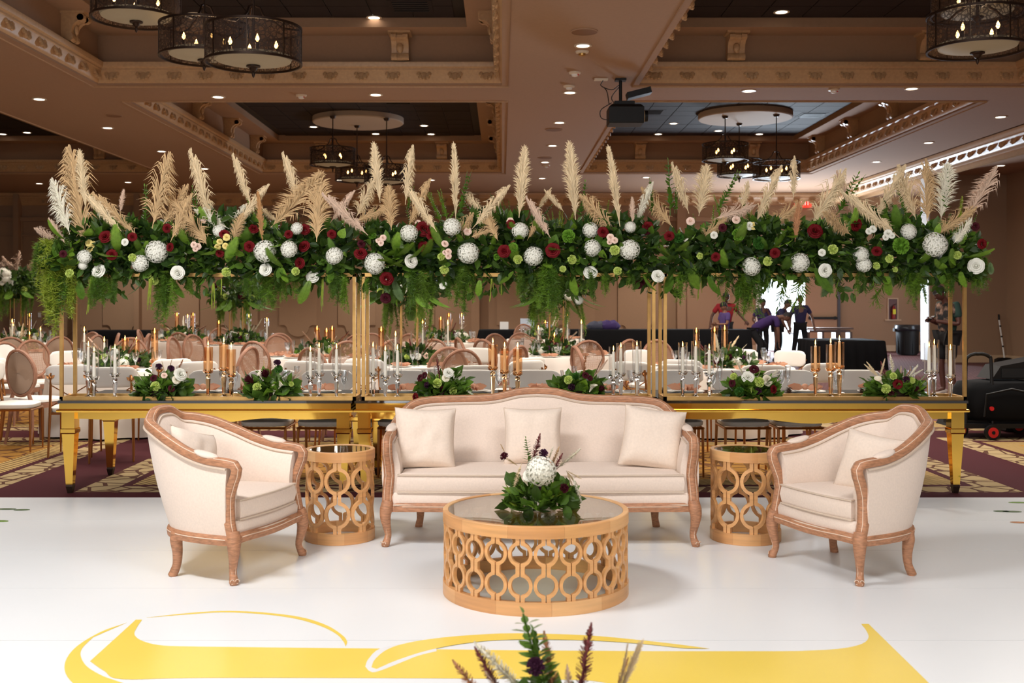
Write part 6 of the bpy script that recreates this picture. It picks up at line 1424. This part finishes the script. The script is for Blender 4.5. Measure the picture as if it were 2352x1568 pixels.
# fire extinguisher cabinet
t = thing('extinguisher_cabinet', 'recessed fire extinguisher cabinet on the tan alcove wall', 'cabinet', (xat(2050, YB), YB-.02, zat(710, YB)))
MB().box((-.15, 0, 0), (.03, .05, .66)).box((.15, 0, 0), (.03, .05, .66)).box((0, 0, .33), (.33, .05, .03)).box((0, 0, -.33), (.5, .08, .04)).build('frame', M_BASEB, t, smooth=False); MB().box((0, .005, 0), (.28, .02, .63)).build('back', mat('cabinet_inside', (96, 58, 56), .5), t, smooth=False)
t2 = thing('fire_extinguisher', 'red fire extinguisher with yellow tag inside the wall cabinet', 'fire extinguisher', (xat(2050, YB), YB-.09, zat(732, YB)))
MB().lathe([(.001, 0), (.06, 0), (.062, .02), (.062, .30), (.04, .37), (.015, .39), (.015, .42), (.001, .42)], 14).build('cylinder', mat('extinguisher_red', (150, 40, 36), .35), t2); MB().box((0, -.068, .22), (.09, .008, .15)).build('yellow_tag', mat('tag_yellow', (236, 236, 60), .6), t2, smooth=False)
MB().tube([(0, 0, .41), (.07, -.02, .46)], .012, 6).tube([(0, 0, .41), (-.05, -.02, .38), (-.065, -.02, .2)], .01, 6).build('handle', M_BLKPL, t2)
t = thing('wall_switch', 'white wall switch plate on the left back wall', 'switch', (xat(91, YB), YB-.01, zat(723, YB))); MB().box((0, 0, 0), (.09, .02, .14)).build('plate', M_WHITE, t, smooth=False); MB().box((0, -.014, 0), (.02, .014, .04)).build('toggle', M_WHITE, t, smooth=False)
# broom
Yb = 27.0; t = thing('push_broom', 'upright push broom with white pole leaning in the right corner', 'broom', (xat(2306, Yb), Yb, 0))
MB().tube([(0, -.03, .12), (-.03, .20, zat(735, Yb))], .02, 8).build('pole', M_WHITE, t); MB().tube([(-.03, .20, zat(735, Yb)), (-.033, .215, zat(722, Yb))], .024, 8).build('grip', M_BLKPL, t)
for q in (.28, .52, .78): MB().tube([(-.03*q, -.03+.23*q, .12+1.0*q), (-.03*q, -.03+.23*q, .16+1.0*q)], .024, 8).build('pole_joint', M_BLKPL, t)
MB().loft([[Vector((x*w_, y*.09, z)) for x, y in ((-1, -1), (1, -1), (1, 1), (-1, 1))] for z, w_ in ((0, .21), (.10, .20), (.14, .10))]).build('broom_head', M_BLKPL, t, smooth=False)
# equipment cart with bag and monitors
Yc_ = 12.15; t = thing('equipment_cart', 'black folding equipment cart with red wheels at the right edge', 'cart', (5.62, Yc_+.35, 0))
RED = mat('red_wheel', (206, 30, 34), .4)
MB().box((.05, 0, .15), (.95, .62, .05)).build('platform', M_BLKPL, t, smooth=False)
for k in (-1, 0, 1): MB().box((.05, k*.2, .19), (.95, .03, .03)).build('slat', M_BLKPL, t, smooth=False)
MB().tube(cr([(-.40, -.25, .17), (-.40, -.25, .82), (-.37, -.25, .925), (-.30, -.25, .955), (-.27, -.25, .955), (-.21, -.25, .955), (-.14, -.25, .925), (-.115, -.25, .84), (-.10, -.25, .17)], 5), .02, 8).build('handle', M_BLKPL, t)
for x, y in ((-.15, -.36), (-.40, -.1), (.45, -.33), (.45, .3)):
    wh = MB().tube([(x, y-.025, .085), (x, y+.025, .085)], .085, 20).build('wheel', M_BLKPL, t); MB().tube([(x, y-.03, .085), (x, y+.03, .085)], .058, 16).build('hub', RED, wh); MB().tube([(x, y-.036, .085), (x, y-.02, .085)], .02, 10).build('axle', M_BLKPL, wh)
    MB().box((x, y+.05, .13), (.04, .03, .1)).build('fork', M_BLKPL, t, smooth=False)
g = thing('gear_bag', 'bulky black gear bag lying on the equipment cart', 'bag', (5.70, Yc_+.35, .206))
m = MB(); lo = []
for z, k in ((0, .9), (.05, 1.0), (.2, 1.02), (.34, .98), (.42, .88), (.44, .5)):
    lo.append([Vector((math.copysign(abs(math.cos(a))**.45, math.cos(a))*.47*k*(1+.05*mnoise.noise(Vector((math.cos(a)*3, math.sin(a)*3, z*6)))), math.copysign(abs(math.sin(a))**.45, math.sin(a))*.3*k, z+.015*mnoise.noise(Vector((a*2, z*5, 1))))) for a in [2*PI*i/36 for i in range(36)]])
m.loft(lo).build('body', mat('black_nylon', (10, 10, 12), .85, spec=.2, bump=.2, bscale=14), g, ang=60)
MB().tube([(-.3, -.315, .05), (-.28, -.325, .3), (0, -.33, .36), (.28, -.325, .3), (.3, -.315, .05)], .012, 6).build('strap', M_BLKPL, g); MB().tube([(-.22, -.33, .14), (-.22, -.31, .14)], .025, 10).build('red_badge', RED, g)
g = thing('floor_monitor', 'black wedge speaker lying on top of the gear bag', 'speaker', (5.92, Yc_+.40, .662))
MB().prism([(-.36, 0), (.36, 0), (.36, .12), (.22, .24), (-.26, .15)], .4, Matrix(((1, 0, 0, 0), (0, 0, 1, -.2), (0, 1, 0, 0), (0, 0, 0, 1)))).build('cabinet', M_BLKPL, g, smooth=False); MB().box((0, -.205, .07), (.5, .012, .10)).build('grille', mat('grille_black', (8, 8, 9), .8), g, smooth=False)
g = thing('floor_monitor', 'black wedge speaker on the carpet left of the cart', 'speaker', (xat(2212, 13.6), 13.6, 0))
MB().prism([(-.24, 0), (.26, 0), (.05, .42), (-.04, .40)], .5, Matrix(((1, 0, 0, 0), (0, 0, 1, -.25), (0, 1, 0, 0), (0, 0, 0, 1)))).build('cabinet', M_BLKPL, g, smooth=False); MB().box((.0, -.255, .14), (.26, .012, .2)).build('grille', MATS['grille_black'], g, smooth=False)
g = thing('equipment_case', 'black equipment case on the carpet behind the cart', 'case', (6.3, 13.1, 0))
MB().box((0, 0, .3), (.7, .5, .56)).build('body', M_BLKPL, g, smooth=False); MB().box((0, 0, .60), (.72, .52, .05)).build('lid', M_BLKPL, g, smooth=False); MB().tube([(-.12, -.27, .35), (-.1, -.3, .38), (.1, -.3, .38), (.12, -.27, .35)], .012, 6).build('handle', M_BLKPL, g)

# ================================================================== people
def skin_obj(name, J, E, root, m, parent, extra=None, sub=2):
    me = bpy.data.meshes.new(name); keys = list(J); me.from_pydata([J[k][:3] for k in keys], [(keys.index(a), keys.index(b)) for a, b in E], [])
    o = bpy.data.objects.new(name, me); COL.objects.link(o); sm = o.modifiers.new('skin', 'SKIN'); sm.use_smooth_shade = True
    for i, k in enumerate(keys):
        v = me.skin_vertices[0].data[i]; rr = J[k][3]; v.radius = rr if hasattr(rr, '__len__') else (rr, rr); v.use_root = (k == root)
    sb = o.modifiers.new('sub', 'SUBSURF'); sb.levels = sub; sb.render_levels = sub
    dg = bpy.context.evaluated_depsgraph_get(); me2 = bpy.data.meshes.new_from_object(o.evaluated_get(dg)); bpy.data.objects.remove(o)
    if extra:
        bm = bmesh.new(); bm.from_mesh(me2); tmp = extra.mesh('t', None, True, 180); bm.from_mesh(tmp); bm.to_mesh(me2); bm.free()
    me2.polygons.foreach_set('use_smooth', [True]*len(me2.polygons)); me2.materials.clear(); me2.materials.append(m); me2.name = name
    return link(name, me2, parent)
def person(label, loc, rz, sc, P, skin, shirt, trousers, hair, shoe=(30, 30, 34), shorts=False, smat=None):
    t = thing('person', label, 'person', loc, rz); t.scale = (sc,)*3
    B = dict(pelvis=(0, 0, .93), waist=(0, 0, 1.06), chest=(0, .0, 1.27), neck=(0, .01, 1.45), head=(0, -.02, 1.60), shL=(-.18, .01, 1.39), elL=(-.25, .03, 1.12), haL=(-.25, -.06, .88), shR=(.18, .01, 1.39), elR=(.25, .03, 1.12), haR=(.25, -.06, .88),
             hiL=(-.09, 0, .90), knL=(-.11, -.03, .50), anL=(-.12, .03, .09), toL=(-.13, -.13, .035), hiR=(.09, 0, .90), knR=(.11, -.03, .50), anR=(.12, .03, .09), toR=(.13, -.13, .035)); B.update(P)
    V = {k: Vector(v) for k, v in B.items()}; ms = mat('skin_%d_%d_%d' % skin, skin, .55); m_sh = smat or mat('shirt_%d_%d_%d' % shirt, shirt, .9, var=.12, vscale=9); m_tr = mat('trousers_%d_%d_%d' % trousers, trousers, .9, var=.1, vscale=8)
    rad = dict(pelvis=(.14, .11), waist=(.125, .10), chest=(.15, .11), neck=.052, head=.05, shL=.055, elL=.040, haL=.028, shR=.055, elR=.040, haR=.028, hiL=.08, knL=.055, anL=.038, toL=.035, hiR=.08, knR=.055, anR=.038, toR=.035)
    J = {k: tuple(V[k])+(rad[k],) for k in rad}
    E = [('pelvis', 'waist'), ('waist', 'chest'), ('chest', 'neck'), ('neck', 'head')]+[('chest', 'sh'+s) for s in 'LR']+[('sh'+s, 'el'+s) for s in 'LR']+[('el'+s, 'ha'+s) for s in 'LR']+[('pelvis', 'hi'+s) for s in 'LR']+[('hi'+s, 'kn'+s) for s in 'LR']+[('kn'+s, 'an'+s) for s in 'LR']+[('an'+s, 'to'+s) for s in 'LR']
    # head with face, hands with fingers, in the same mesh
    X = MB(); hd = V['head']; fwd = Vector(P.get('look', (0, -1, -.1))).normalized(); up = (Vector((0, 0, 1))-fwd*fwd.z).normalized(); rt = fwd.cross(up)
    Mh = Matrix((rt, -fwd, up)).transposed().to_4x4(); Mh.translation = hd
    h = MB(); n, m_ = 18, 14
    for i in range(m_+1):
        ph = PI*i/m_; z = -math.cos(ph); w_ = math.sin(ph)
        for k in range(n):
            a = 2*PI*k/n; x, y = w_*math.cos(a), w_*math.sin(a); jaw = 1-.22*max(0, -z)**1.2
            yy_ = y*.098*(1.0 if y > 0 else jaw); xx_ = x*.078*jaw; zz = z*.118
            if y < -.8 and -.35 < z < .1 and abs(x) < .3: yy_ -= .022*(1-abs(x)/.3)*(1-abs(z+.12)/.3)
            h.v.append((xx_, yy_-.01*max(0, -z), zz))
    h.f = [(i*n+k, i*n+(k+1) % n, (i+1)*n+(k+1) % n, (i+1)*n+k) for i in range(m_) for k in range(n)]
    h.tube([(0, -.09, .015), (0, -.112, -.018), (0, -.095, -.03)], [.008, .015, .012], 6)
    for s in (-1, 1): h.ball((s*.078, .01, -.01), .026, 8, 6, (.35, .8, 1.1))
    h.tube([(-.022, -.086, -.06), (0, -.092, -.058), (.022, -.086, -.06)], [.006, .009, .006], 6)
    X.join(h, Mh)
    for s in 'LR':
        w0, w1 = V['el'+s], V['ha'+s]; d = (w1-w0).normalized(); sd = d.cross(Vector((0, 1, .3))).normalized(); pn = d.cross(sd)
        pc = w1+d*.045; q = Matrix((sd, d, pn)).transposed()
        X.loft([[w1+d*(a)+q @ Vector((math.cos(b)*wx, 0, math.sin(b)*.014)) for b in [2*PI*k/10 for k in range(10)]] for a, wx in ((-.01, .026), (.03, .036), (.075, .040), (.09, .036))])
        for f, (o, L_) in enumerate(((-.028, .062), (-.009, .072), (.010, .068), (.027, .054))):
            b0 = w1+d*.085+sd*o; X.tube([b0, b0+d*L_*.45+pn*.006, b0+d*L_*.78+pn*.022, b0+d*L_*.9+pn*.04], [.0095, .009, .008, .006], 6)
        sg = 1 if s == 'L' else -1; b0 = w1+d*.025+sd*(.03*sg); X.tube([b0, b0+d*.03+sd*(.03*sg), b0+d*.06+sd*(.034*sg)+pn*.012], [.012, .010, .007], 6)
    body = skin_obj('body', J, E, 'pelvis', ms, t, X)
    def rd(k, e): r = rad[k]; return tuple(q+e for q in r) if hasattr(r, '__len__') else r+e
    S = {k: tuple(V[k])+(rd(k, .022),) for k in ('pelvis', 'waist', 'chest', 'shL', 'shR')}; S['nk'] = tuple(V['neck']*.75+V['chest']*.25)+(.07,)
    for s in 'LR': q = V['sh'+s].lerp(V['el'+s], .72); S['sl'+s] = tuple(q)+(.066,)
    S['pelvis'] = tuple(V['pelvis']+Vector((0, 0, .0)))+((.165, .135),)
    skin_obj('shirt', S, [('pelvis', 'waist'), ('waist', 'chest'), ('chest', 'nk'), ('chest', 'shL'), ('chest', 'shR'), ('shL', 'slL'), ('shR', 'slR')], 'pelvis', m_sh, t)
    T_ = {'pelvis': tuple(V['pelvis']+Vector((0, 0, .0)))+((.15, .125),)}
    for s in 'LR':
        T_['hi'+s] = tuple(V['hi'+s])+(.10,); kn = V['kn'+s]; an = V['an'+s]
        T_['kn'+s] = tuple(kn if not shorts else V['hi'+s].lerp(kn, .95))+(.075 if not shorts else .095,)
        if not shorts: T_['an'+s] = tuple(an+Vector((0, 0, .02)))+(.062,)
    skin_obj('trousers' if not shorts else 'shorts', T_, [('pelvis', 'hi'+s) for s in 'LR']+[('hi'+s, 'kn'+s) for s in 'LR']+([('kn'+s, 'an'+s) for s in 'LR'] if not shorts else []), 'pelvis', m_tr, t)
    for s in 'LR':
        a, b = V['an'+s], V['to'+s]; d = (b-a); d.z = 0; d.normalize(); sd = Vector((-d.y, d.x, 0)); c = Vector((a.x, a.y, 0))
        lo = []
        for q, w_, hh in ((-.07, .028, .05), (-.05, .04, .085), (.04, .043, .085), (.12, .05, .06), (.18, .04, .045), (.2, .02, .03)):
            z0 = min(a.z, b.z)-.035; lo.append([c+d*q+sd*(math.cos(g_)*w_)+Vector((0, 0, max(0, z0)+hh/2+math.sin(g_)*hh/2)) for g_ in [2*PI*k/10 for k in range(10)]])
        MB().loft(lo).build('shoe', mat('shoe_%d_%d_%d' % shoe, shoe, .6), t)
    hm = MB()
    for i in range(8):
        ph = PI*.5*i/7; z = math.cos(ph); w_ = math.sin(ph)
        for k in range(n):
            a = 2*PI*k/n; x, y = w_*math.cos(a), w_*math.sin(a); cut = .30 if y < -.2 else (-.35 if y > .3 else -.05); zz = max(z, 0)*.125 if i < 7 else cut*.12
            hm.v.append((x*.086, y*.106, zz+.012))
    hm.f = [(i*n+k, i*n+(k+1) % n, (i+1)*n+(k+1) % n, (i+1)*n+k) for i in range(7) for k in range(n)]
    hm.xf(Mh).build('hair', mat('hair_%d_%d_%d' % hair, hair, .7), t, ang=180, fix=False)
    for s in (-1, 1): MB().ball(Mh @ Vector((s*.03, -.082, .008)), .009, 8, 6).build('eye', M_BLKPL, t)
    return t
PUR, BLK = (72, 54, 112), (24, 24, 28)
def px_loc(px, Y): return (xat(px, Y), Y, 0)
person('worker in red shirt with both arms spread behind the long counter', px_loc(1667, 27.3), 0, 1.02, dict(shL=(-.19, .01, 1.39), elL=(-.34, .02, 1.14), haL=(-.40, -.05, .86), shR=(.19, .01, 1.39), elR=(.33, .05, 1.22), haR=(.46, -.12, 1.02), look=(-.2, -1, -.3)), (92, 58, 46), (150, 28, 38), BLK, (24, 20, 20))
person('short dark-haired worker in purple shirt holding a phone before the red shirt', px_loc(1664, 26.4), math.radians(-70), .88, dict(shL=(-.17, .01, 1.39), elL=(-.22, -.05, 1.12), haL=(-.06, -.28, 1.10), shR=(.17, .01, 1.39), elR=(.22, -.05, 1.12), haR=(.06, -.28, 1.12), look=(-.1, -1, -.5)), (150, 104, 82), (92, 72, 132), BLK, (22, 18, 18))
person('worker in purple shirt with a hand at the chin, standing in the doorway', px_loc(1752, 29.3), math.radians(15), .93, dict(elR=(.24, -.08, 1.14), haR=(.06, -.17, 1.36), elL=(-.30, .04, 1.12), haL=(-.20, -.06, .95)), (122, 88, 74), PUR, BLK, (30, 26, 26))
person('worker in purple shirt bending far forward in front of the open door', (xat(1734, 26.7), 26.7, 0), math.radians(80), 1.0, dict(pelvis=(0, .06, .80), waist=(0, -.06, .92), chest=(0, -.36, 1.09), neck=(0, -.60, 1.16), head=(0, -.76, 1.16), shL=(-.18, -.50, 1.12), elL=(-.20, -.54, .80), haL=(-.14, -.56, .52), shR=(.18, -.50, 1.12), elR=(.20, -.52, .80), haR=(.12, -.50, .50),
       hiL=(-.09, .05, .78), knL=(-.12, -.14, .45), anL=(-.12, -.02, .09), toL=(-.13, -.18, .035), hiR=(.09, .05, .78), knR=(.13, -.24, .46), anR=(.13, -.18, .09), toR=(.13, -.34, .035), look=(0, -.75, -.7)), (128, 88, 72), (70, 46, 104), BLK, (40, 34, 34))
person('standing worker in dark purple shirt with one hand on the bench table', px_loc(1838, 29.0), math.radians(-5), .985, dict(elR=(.32, .04, 1.14), haR=(.36, -.05, .88), elL=(-.26, .03, 1.1), haL=(-.27, -.02, .86), knL=(-.14, -.03, .5), anL=(-.18, .03, .09), toL=(-.2, -.13, .035), knR=(.13, -.03, .5), anR=(.16, .03, .09), toR=(.18, -.13, .035)), (128, 92, 76), (50, 46, 84), BLK, (30, 26, 26))
person('worker half hidden behind the bending one in the doorway', px_loc(1786, 28.1), math.radians(60), .96, dict(chest=(0, -.1, 1.25), neck=(0, -.2, 1.41), head=(0, -.27, 1.53), shL=(-.18, -.14, 1.36), elL=(-.24, -.2, 1.08), haL=(-.14, -.3, .84), shR=(.18, -.14, 1.36), elR=(.24, -.2, 1.08), haR=(.14, -.3, .84), look=(0, -1, -.5)), (128, 92, 76), (54, 52, 92), BLK, (28, 26, 30))
mp_ = bpy.data.materials.new('printed_tee'); mp_.use_nodes = True; nt = mp_.node_tree; L = nt.links.new; b = nt.nodes['Principled BSDF']; b.inputs['Roughness'].default_value = .9
tc = nt.nodes.new('ShaderNodeTexCoord'); nz = nt.nodes.new('ShaderNodeTexNoise'); nz.inputs['Scale'].default_value = 14; nz.inputs['Detail'].default_value = 4; L(tc.outputs['Object'], nz.inputs['Vector'])
rp = nt.nodes.new('ShaderNodeValToRGB'); e = rp.color_ramp.elements; e[0].position = .45; e[0].color = lin((26, 24, 26)); e[1].position = .68; e[1].color = lin((150, 120, 104)); L(nz.outputs['Fac'], rp.inputs['Fac'])
sp = nt.nodes.new('ShaderNodeSeparateXYZ'); L(tc.outputs['Object'], sp.inputs[0]); lt = nt.nodes.new('ShaderNodeMath'); lt.operation = 'LESS_THAN'; lt.inputs[1].default_value = -.045; L(sp.outputs[1], lt.inputs[0])
mxx = nt.nodes.new('ShaderNodeMix'); mxx.data_type = 'RGBA'; mxx.inputs[6].default_value = lin((36, 62, 56)); L(lt.outputs[0], mxx.inputs[0]); L(rp.outputs['Color'], mxx.inputs[7]); L(mxx.outputs[2], b.inputs['Base Color'])
Ym = 17.9
person('man in printed dark green tee and black shorts looking down at his phone', px_loc(2176, Ym), math.radians(-72), 1.065, dict(neck=(0, -.04, 1.45), head=(0, -.14, 1.575), elL=(-.23, .02, 1.10), haL=(-.05, -.26, 1.15), elR=(.23, .02, 1.10), haR=(.05, -.27, 1.15), look=(0, -.85, -.6)), (84, 50, 42), (36, 62, 56), (20, 20, 22), (22, 18, 18), (196, 184, 176), True, mp_)
t = thing('phone', 'dark phone held by the man in the green tee', 'phone', (xat(2131, Ym), Ym-.12, zat(731, Ym)), math.radians(-72)); MB().box((0, 0, 0), (.075, .15, .009), M=Matrix.Rotation(.5, 3, 'X')).build('case', M_BLKPL, t, smooth=False); MB().box((0, .0, .008), (.068, .14, .004), M=Matrix.Rotation(.5, 3, 'X')).build('screen', mat('phone_screen', (20, 22, 30), .1), t, smooth=False)
